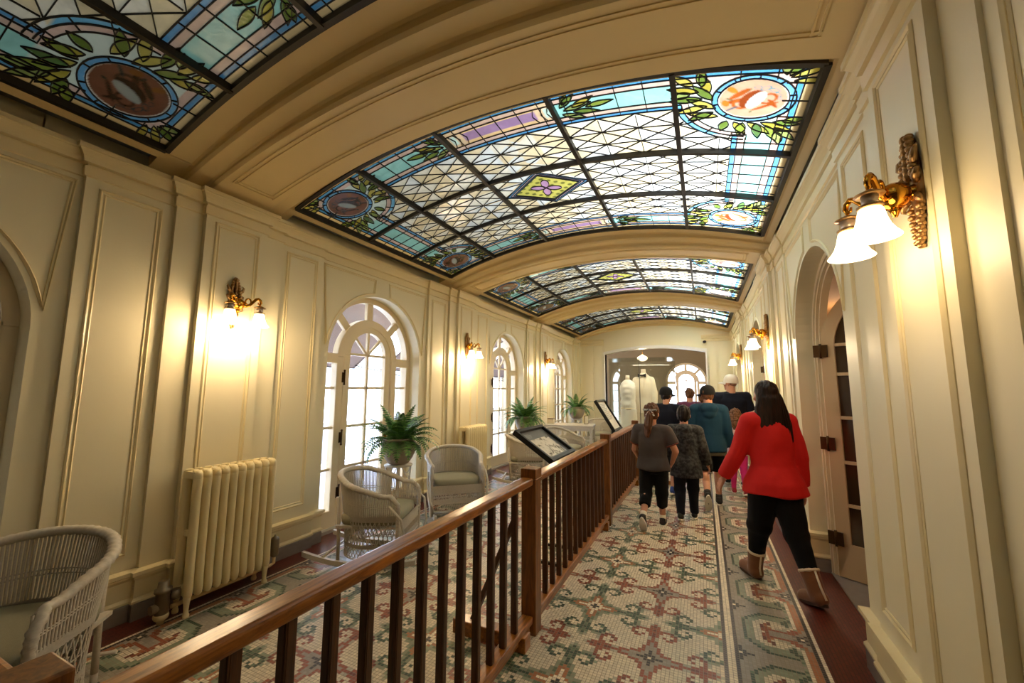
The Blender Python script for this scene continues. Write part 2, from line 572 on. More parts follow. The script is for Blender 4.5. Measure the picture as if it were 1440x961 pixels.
# flat pilaster strips either side of the opening
for a, c in ((XC - 2.06, XC - 1.80), (XC - 1.74, XC - 1.44), (XC + 1.56, XC + 1.80), (XC + 1.86, XC + 2.12)):
    mb.b2((a, Y1 - .03, .3), (c, Y1, 2.97))
for a, c in ((XL, OX0 - .02), (OX1 + .02, XR)):
    mb.b2((a, Y1 - .05, 0), (c, Y1, .31))
o = tag(mb.build('wall_end', M_wall), kind='structure')
# architrave of the opening
mb = MB()
jam = [(OX0, 0.0)] + ap + [(OX1, 0.0)]
jo = [(OX0 - .09, 0.0), ] + [(x + (-.09 if i == 0 else .09 if i == len(ap) - 1 else 0), z + .085) for i, (x, z) in enumerate(ap)] + [(OX1 + .09, 0.0)]
mb.grid([[(x, Y1 - .03, z) for x, z in jam], [(x, Y1 - .03, z) for x, z in jo], [(x, Y1, z) for x, z in jo]], smooth=False)
mb.grid([[(x, Y1 + .26, z) for x, z in jam], [(x, Y1 - .03, z) for x, z in jam]], smooth=False)
tag(mb.build('trim_5', mat('pale_architrave', (228, 224, 216), 0.35)), kind='structure')
mb = MB().b2((XL, Y0 - .2, 0), (XR, Y0, TOP + .4))
tag(mb.build('wall_front', mat('dark_low_bounce', (74, 54, 36), .6)), kind='structure')  # unseen wall, made dark to cut light bouncing back into the hall

# ---------------------------------------------------------------- arched windows (left wall and far lobby)
M_pane = NT('window_glass')
g1 = M_pane.n('ShaderNodeBsdfTransparent'); g2 = M_pane.n('ShaderNodeBsdfGlossy'); g2.inputs['Roughness'].default_value = .05
fr = facing_mix(M_pane, .03, .5)
mx = M_pane.n('ShaderNodeMixShader')
g1.inputs['Color'].default_value = (.96, .97, 1, 1)
M_pane.l(fr.outputs[0], mx.inputs[0]); M_pane.l(g1.outputs[0], mx.inputs[1]); M_pane.l(g2.outputs[0], mx.inputs[2]); M_pane.l(mx.outputs[0], M_pane.out.inputs[0])
M_pane = M_pane.m
M_sill = mat('window_sill_stone', (168, 160, 150), .4)

def win_local(mbf, mbd, mbg, hw=.80, zs=1.97):
    """french window in local coords: a across, z up, depth d; frame / door leaf / glass"""
    def ring(mb, r0, r1, d0, d1, z_s, n=32, a0=0, a1=pi):
        P = [(a0 + (a1 - a0) * i / n) for i in range(n + 1)]
        rows = []
        for (r, d) in ((r0, d0), (r0, d1), (r1, d1), (r1, d0), (r0, d0)):
            rows.append([(r * cos(t), d, z_s + r * sin(t)) for t in P])
        mb.grid(rows, 0, False)
    def post(mb, a0, a1, z0, z1, d0, d1): mb.b2((a0, d0, z0), (a1, d1, z1))
    D0, D1 = -.05, .05
    # outer frame: rings and fan bars
    ring(mbf, .715, hw + .01, D0, D1, zs); ring(mbf, .40, .50, D0, D1, zs)
    for s in (-1, 1):
        post(mbf, *sorted((s * .715, s * (hw + .01))), 0, zs, D0, D1)
        post(mbf, *sorted((s * .41, s * .505)), 0, zs, D0, D1)
    for t in (45, 90, 135):
        t = radians(t)
        mbf.bar((.49 * cos(t), 0, zs + .49 * sin(t)), (.725 * cos(t), 0, zs + .725 * sin(t)), .10, .055, up=(0, 1, 0))
    for s in (-1, 1):
        post(mbf, *sorted((s * .49, s * .73)), zs - .085, zs + .03, D0, D1)
        post(mbf, *sorted((s * .49, s * .73)), 0, .22, D0, D1)
        for z in (1.595, 1.137, .668): post(mbf, *sorted((s * .49, s * .73)), z - .015, z + .015, -.02, .02)
    # door leaf
    d0, d1 = -.035, .03
    ring(mbd, .30, .395, d0, d1, zs + .03)
    for s in (-1, 1): post(mbd, *sorted((s * .30, s * .395)), .03, zs + .03, d0, d1)
    post(mbd, -.31, .31, .03, .24, d0, d1)
    post(mbd, -.018, .018, .22, zs + .34, -.022, .018)
    for z in (zs + .04, 1.595, 1.137, .668): post(mbd, -.31, .31, z - .016, z + .016, -.022, .018)
    for t in (45, 135):
        t = radians(t)
        mbd.bar((0, 0, zs + .04), (.31 * cos(t), 0, zs + .04 + .31 * sin(t)), .03, .035, up=(0, 1, 0))
    n = 32
    poly = [(-.77, .04)] + [(-.77 * cos(pi * i / n), zs + .77 * sin(pi * i / n)) for i in range(n + 1)] + [(.77, .04)]
    mbg.add([(a, .004, z) for a, z in poly], [tuple(range(len(poly)))])

def make_window(n, loc, rz, sill=True):
    f, d, g = MB(), MB(), MB()
    win_local(f, d, g)
    o = f.build('window_%d' % n, M_frame, bevel=.008)
    o.location = loc; o.rotation_euler = (0, 0, rz); tag(o, kind='structure')
    dl = d.build('door_leaf', M_frame, o, bevel=.006)
    g.build('pane', M_pane, o)
    h = MB()
    for z in (1.72, 1.02, .40):
        h.tube([(-.40, -.062, z - .075), (-.40, -.062, z + .075)], .010, 8)
        h.ell((-.40, -.062, z + .08), (.013,) * 3, 8, 6); h.ell((-.40, -.062, z - .08), (.013,) * 3, 8, 6)
        h.b2((-.43, -.052, z - .06), (-.385, -.036, z + .06))
    h.build('hinge', M_darkbrass, dl)
    k = MB().ell((.345, -.075, 1.0), (.026, .02, .026), 12, 8); k.tube([(.345, -.03, 1.0), (.345, -.07, 1.0)], .01, 8)
    k.b2((.325, -.045, .9), (.365, -.034, 1.1))
    k.build('handle', M_brass, dl)
    if sill: MB().b2((-.80, -.12, -.002), (.80, .30, .035)).build('threshold', M_sill, o)
    return o
for k, yc in enumerate(BAYS):
    make_window(k + 1, (XC - SIDE[-1][3] - .22, yc, 0), pi / 2)

# outside the left windows: porch floor, rail and awnings, bright daylight beyond
XW = XC - 2.6
MB().b2((XW - 3.2, Y0 - 3, -.14), (XW + .02, Y1 + 3, -.02)).build('ground', mat('porch_boards', (168, 172, 186), .5, noise_amt=.2, stretch=(1, 8, 1)))['kind'] = 'structure'
M_awn = mat('awning_cloth', (138, 118, 112), .9, noise_amt=.1)
for k, yc in enumerate(BAYS):
    a = MB()
    a.grid([[(XW - .35, yc - 1.55, 2.95), (XW - .35, yc + 1.55, 2.95)], [(XW - 1.75, yc - 1.55, 1.95), (XW - 1.75, yc + 1.55, 1.95)]])
    rt = tag(a.build('awning', M_awn), 'pale awning outside %s arched window along the left wall' % ('the unseen' if k == 0 else ('the nearest', 'the middle', 'the farthest')[k - 1]), 'awning', 'awnings outside the windows')
    p = MB()
    for s in (-1.5, 0, 1.5): p.tube([(XW - .33, yc + s, 2.96), (XW - 1.75, yc + s, 1.96)], .012, 6)
    p.tube([(XW - 1.75, yc - 1.55, 1.95), (XW - 1.75, yc + 1.55, 1.95)], .012, 6)
    p.tube([(XW - 1.7, yc + 1.5, 2.0), (XW - .35, yc + 1.5, 1.75)], .010, 6); p.tube([(XW - 1.7, yc - 1.5, 2.0), (XW - .35, yc - 1.5, 1.75)], .010, 6)
    p.build('frame', M_black, rt)
mb = MB().b2((XW - 3.0, BAYS[0] - 2.2, -.1), (XW - .02, BAYS[0] - 1.95, 3.4)); mb.b2((XW - 1.5, BAYS[0] - 2.2, -.1), (XW - 1.3, BAYS[0] + 1.15, 3.4)); mb.b2((XW - 1.5, BAYS[0] - 2.2, 3.2), (XW - .02, BAYS[0] + 1.15, 3.4))  # unseen screen added to keep daylight off the near end of the hall
tag(mb.build('porch_light_blocker', M_sill), kind='structure')
pr_ = MB()
pr_.b2((XW - 2.9, Y0 - 3, .82), (XW - 2.82, Y1 + 3, .90)); pr_.b2((XW - 2.9, Y0 - 3, .1), (XW - 2.82, Y1 + 3, .16))
for i in range(90): pr_.b2((XW - 2.88, Y0 - 3 + i * .22, .1), (XW - 2.84, Y0 - 2.96 + i * .22, .85))
tag(pr_.build('porch_railing', mat('porch_white', (225, 228, 238), .5)), 'white porch railing seen faintly beyond the bright left windows', 'railing')

# ---------------------------------------------------------------- right side: arched doorways with glazed door leaves standing open
M_door = mat('door_paint', (206, 178, 136), .4, noise_amt=.06)
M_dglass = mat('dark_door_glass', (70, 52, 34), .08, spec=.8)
def make_door(n, yc, opening):
    hw, zs = ARCH[1]; X = XC + SIDE[1][3] + DEP[1]
    f = MB()
    N = 32
    # casing: stepped architrave ring inside the reveal
    for r0, r1, d0, d1 in ((hw - .045, hw, 0, .02), (hw - .075, hw - .04, .012, .045), (hw - .10, hw - .07, .035, .09)):
        for sgn in (-1, 1):
            pass
        pts0 = [(-r0, 0.0)] + [(-r0 * cos(pi * i / N), zs + r0 * sin(pi * i / N)) for i in range(N + 1)] + [(r0, 0.0)]
        pts1 = [(-r1, 0.0)] + [(-r1 * cos(pi * i / N), zs + r1 * sin(pi * i / N)) for i in range(N + 1)] + [(r1, 0.0)]
        f.grid([[(d1, a, z) for a, z in pts0], [(d0, a, z) for a, z in pts0], [(d0, a, z) for a, z in pts1]], smooth=False)
    o = f.build('door_%d' % n, M_frame, loc=(X, yc, 0)); tag(o, kind='structure')
    MB().b2((-.005, -hw, -.0), (.35, hw, .012)).build('threshold', M_marble, o)
    # leaf: arched top, four glazed lights, hinged on the far jamb, swung away from the corridor
    w = 1.24; r = w / 2
    lf = MB(); gl = MB()
    def fr(u, v, z): return (u, v, z)
    A = MB()
    zt = zs - .02
    out = [(0, .02)] + [(r - r * cos(pi * i / N), zt + r * sin(pi * i / N)) for i in range(N + 1)] + [(w, .02)]
    inn = [(.10, .30)] + [(r - (r - .10) * cos(pi * i / N), zt + (r - .10) * sin(pi * i / N)) for i in range(N + 1)] + [(w - .10, .30)]
    for d in (-.022, .022):
        lf.grid([[(a, d, z) for a, z in out], [(a, d, z) for a, z in inn]], smooth=False)
    lf.grid([[(a, -.022, z) for a, z in inn], [(a, .022, z) for a, z in inn]], smooth=False)
    lf.grid([[(a, -.022, z) for a, z in out], [(a, .022, z) for a, z in out]], smooth=False)
    lf.b2((0, -.022, .02), (w, .022, .30))
    lf.b2((w / 2 - .015, -.018, .3), (w / 2 + .015, .018, zt + r - .1))
    for z in (.62, .98, 1.36, 1.74, 2.0): lf.b2((.09, -.018, z - .014), (w - .09, .018, z + .014))
    L = lf.build('leaf', M_door, o, bevel=.003)
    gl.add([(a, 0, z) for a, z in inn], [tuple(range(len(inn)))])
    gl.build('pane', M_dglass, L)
    L.location = (.045, .63, 0); L.rotation_euler = (0, 0, radians(-90 + opening))
    h = MB()
    for z in (1.95, 1.13, .33):
        h.b2((-.055, -.040, z - .055), (.052, -.024, z + .055)); h.tube([(0, -.034, z - .066), (0, -.034, z + .066)], .011, 8)
    h.build('hinge', M_darkbrass, L)
    return o
for k, yc in enumerate(BAYS):
    make_door(k + 1, yc, 58 if k == 1 else 50)
# the rooms behind those doors, dim and warm
mb = MB(); X = XC + SIDE[1][3] + .45
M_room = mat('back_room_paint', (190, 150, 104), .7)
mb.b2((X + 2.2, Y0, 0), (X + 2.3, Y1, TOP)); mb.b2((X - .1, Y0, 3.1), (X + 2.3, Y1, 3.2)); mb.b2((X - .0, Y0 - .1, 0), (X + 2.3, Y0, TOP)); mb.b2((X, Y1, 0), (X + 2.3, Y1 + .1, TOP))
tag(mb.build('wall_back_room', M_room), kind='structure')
mb = MB().b2((X - .25, Y0, -.12), (X + 2.3, Y1, -.002))
tag(mb.build('floor_back_room', mat('back_room_marble', (120, 108, 98), .35, noise_amt=.3, noise_scale=5)), kind='structure')

# ---------------------------------------------------------------- lobby beyond the end wall
YL = 18.2
mb = MB()
wx0, wx1 = -6.5, 3.5
yc_w, hw_w = -.635, .80
ap2 = [(-.635 - hw_w * cos(pi * i / NA), 1.90 + hw_w * sin(pi * i / NA)) for i in range(NA + 1)]
mb.b2((wx0, YL, 0), (yc_w - hw_w, YL + .3, 3.6)); mb.b2((yc_w + hw_w, YL, 0), (wx1, YL + .3, 3.6))
mb.grid([[(x, YL, z) for x, z in ap2], [(x, YL, 3.6) for x, z in ap2]], smooth=False)
j2 = [(yc_w - hw_w, 0)] + ap2 + [(yc_w + hw_w, 0)]
mb.grid([[(x, YL, z) for x, z in j2], [(x, YL + .25, z) for x, z in j2]], smooth=False)
# raised hood moulding round that window
for r0, r1, t in ((.84, .90, .03), (.98, 1.02, .02)):
    pa = [(-.635 - r0 * cos(pi * i / NA), 1.9 + r0 * sin(pi * i / NA)) for i in range(NA + 1)]; pb = [(-.635 - r1 * cos(pi * i / NA), 1.9 + r1 * sin(pi * i / NA)) for i in range(NA + 1)]
    pa = [(pa[0][0], 0)] + pa + [(pa[-1][0], 0)]; pb = [(pb[0][0], 0)] + pb + [(pb[-1][0], 0)]
    mb.grid([[(x, YL, z) for x, z in pa], [(x, YL - t, z) for x, z in pa], [(x, YL - t, z) for x, z in pb], [(x, YL, z) for x, z in pb]], smooth=False)
mb.b2((wx0 - .2, Y1 + .25, 0), (wx0, YL, 3.6)); mb.b2((wx1, Y1 + .25, 0), (wx1 + .2, YL, 3.6))
mb.b2((wx0, YL - .06, .9), (yc_w - 1.1, YL, .97)); mb.b2((yc_w + 1.1, YL - .06, .9), (wx1, YL, .97))
tag(mb.build('wall_lobby', M_taupe), kind='structure')
mb = MB().b2((wx0, Y1 + .25, 3.35), (wx1, YL + .3, 3.6))
tag(mb.build('ceiling_lobby', mat('lobby_ceiling', (196, 178, 150), .6)), kind='structure')
make_window(5, (yc_w, YL + .2, -.07), 0.0, sill=False)
MB().b2((-8, YL + .3, -.2), (5, YL + 4, -.05)).build('ground_far', M_sill)['kind'] = 'structure'
# bright hedge-free terrace outside: nothing but daylight
# ================================================================ mosaic floor: every little tile is a face with its own colour
TS = 0.02175                       # one tile with its joint
PALETTE = {'.': (216, 202, 176), 'g': (150, 140, 126), 'G': (112, 102, 94), 's': (172, 166, 146), 'r': (146, 68, 42), 'b': (104, 42, 28),
           'k': (44, 38, 38), 'w': (228, 214, 188), 'e': (92, 112, 86), 'E': (44, 70, 54), 'o': (168, 104, 62), 't': (188, 150, 112),
           'B': (52, 40, 42), 'x': (132, 142, 118)}
RED = ['w', 'kk', 'kgg', 'kgrr', 'ggr.', 'ggr..', 'gr.', 'gr', 'rr', 'rs.', 'rs..rr', 'br.r.br', 'br..w.rs', 'rrr..rb', 'brrrrbs', 'rr.sss', 'br', 'rs', 's']
GRN = ['k', 'kw', 'wwo', 'woxx', 'woex', 'woex', 'oox', 'oex', 'Eex', 'Ex.', 'Ex..EE', 'eE.E.eE', 'eE..w.Ex', 'EEe..eE', 'eEEeEEx', 'ee.xxx', 'Ex', 'xs', 's']
def motif(rows):
    m = [['.'] * 41 for _ in range(41)]
    for i in range(-19, 20):
        for j in range(-19, 20):
            d, l = max(abs(i), abs(j)), min(abs(i), abs(j))
            if d < len(rows) and l < len(rows[d]): m[i + 20][j + 20] = rows[d][l]
    return m
def field():
    """40 x 40 tile repeat: red cross at the corners, green cross in the middle"""
    t = [['.'] * 40 for _ in range(40)]
    for rows, oi, oj in ((RED, 0, 0), (GRN, 20, 20)):
        m = motif(rows)
        for i in range(41):
            for j in range(41):
                if m[i][j] != '.':
                    t[(oi + i - 20) % 40][(oj + j - 20) % 40] = m[i][j]
    return t
# border strip, 22 tiles across (a, inner to outer), half repeat of 15 tiles along (b)
BORD = [   # b = 0 opposite an outer cross, b = 14 opposite an inner cross
    'ggExx...rgggggggkwk', 'ggExx..rrggggggGkkG', 'ggExx..rrrrrrrrrggk', 'ggExx..bro.sssrrrgg', 'ggExx..bo.w..s.rrog', 'ggExx...rbw...s.xog',
    'ggeExx...b...sEs.oo', 'gggExxx.....sEEx.oo', 'ggggEexxxxxxxEEx.oo', 'gggggEexxxxxxxEE.oo', 'ggggggEExxxxxxxEwoo', 'kggggggEEEEEEEEx.oo',
    'kgggggggggggggge.oo', 'kkgggggggggggggx.oo', 'wkkkgggggggggggg.oo']
def bord(a, b):
    b = b % 28
    if b > 14: b = 28 - b
    return BORD[b][a]
X_in_r = XC + 1.5018; X_out_r = XC + 1.9921
n_half = int(round((X_out_r - XC) / TS))   # tiles from the centre line to the outer white line
YA, YB = 0.55, 18.0
ny = int((YB - YA) / TS)
nx = 2 * n_half
F = field()
px_off = (-0.357 - XC) / TS         # a red cross stands on x = -0.357, y = 2.72
cols = np.zeros((ny, nx), dtype='<U1')
for i in range(nx):
    u = i - n_half                  # tile index from the centre line
    e = n_half - 1 - (u if u >= 0 else -u - 1)      # tiles from the outer edge
    for j in range(ny):
        y = YA + (j + .5) * TS
        if e == 0: c = 'w'
        elif e == 1: c = 'k'
        elif e < 21: c = bord(20 - e, int(round((y - 3.32) / TS)))
        elif e == 21: c = 'B'
        elif e < 24: c = 'w'
        elif e == 24: c = 'B'
        else:
            ii = int(round((XC + (u + .5) * TS + 0.357) / TS)); jj = int(round((y - 2.72) / TS))
            c = F[ii % 40][jj % 40]
        cols[j, i] = c
lut = {k: lin(v) for k, v in PALETTE.items()}
carr = np.array([[lut[c] for c in row] for row in cols], dtype='f')          # ny, nx, 4
rng = np.random.default_rng(3)
carr[..., :3] *= (0.86 + 0.24 * rng.random((ny, nx, 1))).astype('f')
gx = XC + (np.arange(nx + 1) - n_half) * TS; gy = YA + np.arange(ny + 1) * TS
V = np.zeros((ny + 1, nx + 1, 3), 'f'); V[..., 0] = gx[None, :]; V[..., 1] = gy[:, None]
idx = (np.arange(ny)[:, None] * (nx + 1) + np.arange(nx)[None, :])
Fq = np.stack([idx, idx + 1, idx + nx + 2, idx + nx + 1], -1).reshape(-1, 4)
# plain slabs: dark red ribbed borders along the walls, the strip behind the photographer
xo0, xo1 = gx[0], gx[-1]
ex = [(XC - 2.6, YA, xo0, YB, 1), (xo1, YA, XC + 2.6, YB, 1), (XC - 2.6, Y0 - .2, XC + 2.6, YA, 2), (-7, Y1 + .3, XC - 2.6, YB + .3, 1), (XC + 2.6, Y1 + .3, 4, YB + .3, 1)]
verts = [V.reshape(-1, 3)]; base = verts[0].shape[0]; faces = [Fq]; mis = [np.zeros(len(Fq), int)]
for k, (a, b, c, d, m_) in enumerate(ex):
    verts.append(np.array([(a, b, 0), (c, b, 0), (c, d, 0), (a, d, 0)], 'f'))
    faces.append(np.array([[base, base + 1, base + 2, base + 3]])); base += 4; mis.append(np.array([m_]))
verts = np.concatenate(verts); faces = np.concatenate(faces); mis = np.concatenate(mis)
me = bpy.data.meshes.new('floor')
me.vertices.add(len(verts)); me.vertices.foreach_set('co', verts.ravel())
me.loops.add(faces.size); me.loops.foreach_set('vertex_index', faces.ravel().astype('i'))
me.polygons.add(len(faces)); me.polygons.foreach_set('loop_start', np.arange(0, faces.size, 4, dtype='i')); me.polygons.foreach_set('loop_total', np.full(len(faces), 4, dtype='i'))
me.update(calc_edges=True)
at = me.attributes.new('tile', 'FLOAT_COLOR', 'FACE')
full = np.ones((len(faces), 4), 'f'); full[:len(Fq)] = carr.reshape(-1, 4)
at.data.foreach_set('color', full.ravel())
# mosaic material: tile colour, grout joints from the tile grid, slight gloss
t = NT('mosaic')
p = t.n('ShaderNodeBsdfPrincipled'); p.inputs['Roughness'].default_value = .38; p.inputs['Specular IOR Level'].default_value = .45
a_ = t.n('ShaderNodeAttribute'); a_.attribute_name = 'tile'
co = t.n('ShaderNodeTexCoord'); sx = t.n('ShaderNodeSeparateXYZ'); t.l(co.outputs['Object'], sx.inputs[0])
def joint(sock, off):
    ad = t.n('ShaderNodeMath', operation='ADD'); ad.inputs[1].default_value = -off; t.l(sock, ad.inputs[0])
    dv = t.n('ShaderNodeMath', operation='DIVIDE'); dv.inputs[1].default_value = TS; t.l(ad.outputs[0], dv.inputs[0])
    frc = t.n('ShaderNodeMath', operation='FRACT'); t.l(dv.outputs[0], frc.inputs[0])
    sb = t.n('ShaderNodeMath', operation='SUBTRACT'); sb.inputs[1].default_value = .5; t.l(frc.outputs[0], sb.inputs[0])
    ab = t.n('ShaderNodeMath', operation='ABSOLUTE'); t.l(sb.outputs[0], ab.inputs[0])
    gt = t.n('ShaderNodeMath', operation='GREATER_THAN'); gt.inputs[1].default_value = .44; t.l(ab.outputs[0], gt.inputs[0])
    return gt
ja = joint(sx.outputs['X'], float(gx[0])); jb = joint(sx.outputs['Y'], YA)
mxm = t.n('ShaderNodeMath', operation='MAXIMUM'); t.l(ja.outputs[0], mxm.inputs[0]); t.l(jb.outputs[0], mxm.inputs[1])
mix = t.n('ShaderNodeMix', data_type='RGBA'); mix.inputs['B'].default_value = lin((138, 124, 104))
t.l(mxm.outputs[0], mix.inputs['Factor']); t.l(a_.outputs['Color'], mix.inputs['A'])
t.l(mix.outputs['Result'], p.inputs['Base Color'])
bp = t.n('ShaderNodeBump'); bp.inputs['Strength'].default_value = .35; bp.inputs['Distance'].default_value = .001; bp.invert = True
t.l(mxm.outputs[0], bp.inputs['Height']); t.l(bp.outputs['Normal'], p.inputs['Normal'])
t.l(p.outputs[0], t.out.inputs[0])
M_mosaic = t.m
# red border: long thin tiles running with the wall
t = NT('red_strip_tiles')
p = t.n('ShaderNodeBsdfPrincipled'); p.inputs['Roughness'].default_value = .35
co = t.n('ShaderNodeTexCoord'); br = t.n('ShaderNodeTexBrick')
mp = t.n('ShaderNodeMapping'); mp.inputs['Rotation'].default_value = (0, 0, pi / 2)
t.l(co.outputs['Object'], mp.inputs[0]); t.l(mp.outputs[0], br.inputs['Vector'])
br.inputs['Color1'].default_value = lin((104, 44, 30)); br.inputs['Color2'].default_value = lin((88, 36, 26)); br.inputs['Mortar'].default_value = lin((58, 30, 24))
br.inputs['Scale'].default_value = 1.0; br.inputs['Brick Width'].default_value = .05; br.inputs['Row Height'].default_value = .022; br.inputs['Mortar Size'].default_value = .0025
t.l(br.outputs['Color'], p.inputs['Base Color']); t.l(p.outputs[0], t.out.inputs[0])
me.materials.append(M_mosaic); me.materials.append(t.m); me.materials.append(mat('plain_floor', (150, 132, 108), .4))
me.polygons.foreach_set('material_index', mis.astype('i'))
fl = link('floor', me); tag(fl, kind='structure')
# ================================================================ stained glass skylights
HU, HV = 2.10, 1.34
SKY = []
def zsk(u): return arcz(u, SK_C, SK_R)

LEAVES = []    # (u, v, angle, length, width, colour) in the +u +v corner; mirrored to the others
GREENS = [(128, 146, 44), (176, 160, 44), (80, 118, 56), (190, 176, 66), (98, 126, 40), (140, 158, 78)]
rl = random.Random(11)
def leaf(u, v, ang, L, W): LEAVES.append((u, v, radians(ang), L * 1.42, W * .86, GREENS[rl.randrange(6)]))
# spray on the inner side of the round, fanning towards the long band
for u, v, a, L in ((1.60, .83, 168, .14), (1.57, .88, 208, .13), (1.585, .92, 148, .15), (1.53, .95, 198, .15), (1.565, 1.01, 128, .14), (1.50, 1.03, 182, .15), (1.545, 1.09, 108, .13), (1.48, 1.10, 165, .14), (1.50, 1.15, 92, .12), (1.45, 1.16, 138, .12), (1.43, 1.09, 196, .09)):
    leaf(u, v, a, L, .058)
# spray below the round, fanning towards the side band
for u, v, a, L in ((1.655, .775, -108, .09), (1.70, .76, -62, .12), (1.755, .75, -98, .11), (1.78, .755, -42, .14), (1.835, .745, -82, .13), (1.86, .755, -24, .15), (1.895, .72, -66, .14), (1.93, .76, -4, .11), (1.945, .70, -46, .14), (1.965, .65, -78, .11), (1.985, .77, 24, .09)):
    leaf(u, v, a, L, .058)
# corner tuft
for u, v, a, L in ((1.955, 1.215, 62, .12), (1.965, 1.20, 30, .15), (1.985, 1.17, 4, .12), (1.94, 1.225, 95, .09)):
    leaf(u, v, a, L, .045)
# spray beside the inner cross bar in the long band
for u, v, a, L in ((.55, 1.10, 12, .16), (.53, 1.14, 40, .13), (.53, 1.06, -25, .13), (.62, 1.12, 25, .14), (.62, 1.07, -10, .14), (.72, 1.10, 8, .15), (.56, 1.17, 60, .08)):
    leaf(u, v, a, L, .05)
MC = (1.79, 1.00)
BANDS = ((.018, (30, 26, 22)), (.062, (238, 202, 140)), (.098, (62, 148, 214)), (.150, (214, 178, 164)), (.315, (138, 212, 206)), (.365, (216, 180, 160)), (.402, (72, 152, 214)))
def in_leaf(U, V, lf):
    u0, v0, a, L, W, c = lf
    du, dv = U - u0, V - v0
    s = (du * cos(a) + dv * sin(a)) / L; w = (-du * sin(a) + dv * cos(a)) / W
    return (s > 0) & (s < 1) & (np.abs(w) < .62 * np.sin(pi * np.clip(s, 0, 1) ** .85))
def glass_colour(U, V):
    """colour of the pane at (u, v), in display colours"""
    A, B = np.abs(U), np.abs(V)
    C = np.zeros(U.shape + (3,), 'f')
    # lattice field: opal white and amber triangles
    ca, cb = .283, .182
    i = np.floor((A - .485) / ca); j = np.floor((B - .39) / cb)
    f1 = (A - .485) / ca - i; f2 = (B - .39) / cb - j
    tri = (f1 > f2).astype(int) + 2 * (f1 + f2 > 1).astype(int)
    h = np.abs(np.sin((i + 40) * 12.9898 + (j + 20) * 78.233 + tri * 37.719 + np.sign(U) * 3.1 + np.sign(V) * 1.7) * 43758.5453) % 1
    C[:] = (240, 234, 214)
    C[h > .62] = (238, 216, 168); C[h < .2] = (226, 232, 232)
    e = np.minimum(HU - A, HV - B)
    lo = 0
    for hi, c in BANDS:
        C[(e >= lo) & (e < hi)] = c; lo = hi
    # the middle of the long sides: purple cartouche
    long_ = (HV - B < .315) & (HV - B > .098) & (A < .485)
    w = HV - B
    C[long_ & (w < .15)] = (226, 186, 160); C[long_ & (w >= .15) & (w < .175)] = (240, 200, 130)
    C[long_ & (w >= .175) & (w < .275)] = (160, 120, 170)
    C[long_ & (w >= .275)] = (240, 196, 130)
    C[long_ & (A > .33)] = (232, 196, 150); C[long_ & (A > .40) & (A < .45) & (w > .17) & (w < .28)] = (190, 226, 214)
    # corners
    D = np.hypot(A - MC[0], B - MC[1])
    cor = (A > 1.345) & (B > .60) & (e > .15)
    ground = cor & ((D < .375) | (e < .30) | ((A > 1.70) & (B > .62)) | ((B > .93) & (A > 1.36)))
    C[ground] = (206, 224, 214)
    ringz = cor & ~((A > 1.80) | (B > 1.02))
    C[ringz & (D >= .375) & (D < .42)] = (218, 180, 166); C[ringz & (D >= .42) & (D < .46)] = (96, 184, 236)
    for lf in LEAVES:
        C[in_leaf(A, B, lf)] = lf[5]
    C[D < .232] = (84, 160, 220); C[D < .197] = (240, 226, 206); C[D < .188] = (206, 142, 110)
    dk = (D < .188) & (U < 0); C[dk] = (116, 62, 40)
    # painted trophies of instruments inside the rounds
    u, v = A - MC[0], B - MC[1]
    inn = D < .188
    def blob(cu, cv, a, ru, rv, c, hole=0):
        du, dv = u - cu, v - cv
        x = (du * cos(a) + dv * sin(a)) / ru; y = (-du * sin(a) + dv * cos(a)) / rv
        q = x * x + y * y
        k_ = inn & (q < 1) & (q > hole)
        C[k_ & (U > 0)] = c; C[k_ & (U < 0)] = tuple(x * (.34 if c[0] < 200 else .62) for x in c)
    for cu, cv, an, ru, rv in ((.065, .105, .5, .034, .018), (.11, .085, -.4, .034, .018), (.135, .04, -1.0, .026, .014), (.02, .115, .2, .022, .012), (.15, .0, -1.2, .016, .010)):
        blob(cu, cv, an, ru, rv, (84, 130, 138), .45)
    for cu, cv, an, ru, rv in ((-.03, .085, .9, .03, .010), (-.125, .005, 2.6, .03, .010), (.10, -.055, .3, .03, .009), (.0, -.125, 1.2, .018, .008)):
        blob(cu, cv, an, ru, rv, (96, 112, 74))
    blob(-.075, .055, .75, .075, .020, (168, 72, 16)); blob(-.118, .098, .75, .022, .040, (206, 112, 22))
    blob(-.085, -.01, .35, .085, .018, (160, 66, 14)); blob(-.150, -.035, .35, .022, .034, (200, 104, 20))
    blob(-.055, -.045, .2, .060, .052, (176, 80, 18), .42); blob(.085, .005, .9, .058, .046, (168, 72, 16), .50)
    blob(.075, -.07, .55, .085, .012, (160, 66, 14)); blob(.115, -.045, -1.0, .05, .013, (160, 66, 14)); blob(-.115, -.095, .6, .05, .009, (80, 96, 104))
    blob(-.005, .0, 1.05, .095, .058, (136, 52, 14)); blob(.022, -.008, 1.1, .090, .036, (222, 226, 214)); blob(.022, -.008, 1.1, .066, .022, (232, 236, 226))
    # diamond with the flower in the centre
    q = A / .455 + B / .345
    C[q < 1] = (70, 150, 214); C[q < .92] = (206, 176, 190); C[q < .84] = (80, 158, 214); C[q < .78] = (196, 190, 74)
    sp = np.sin(U * 52 + 1) * np.sin(V * 60) > .35
    C[(q < .76) & sp] = (110, 112, 40)
    for a in (.35, pi / 2 + .2, pi + .35, 3 * pi / 2 + .2):
        x = U * cos(a) + V * sin(a); y = -U * sin(a) + V * cos(a)
        C[((x - .085) / .08) ** 2 + (y / .042) ** 2 < 1] = (176, 128, 172)
    return C * .80 + 255 * .20 * (C.mean(-1, keepdims=True) / 255)

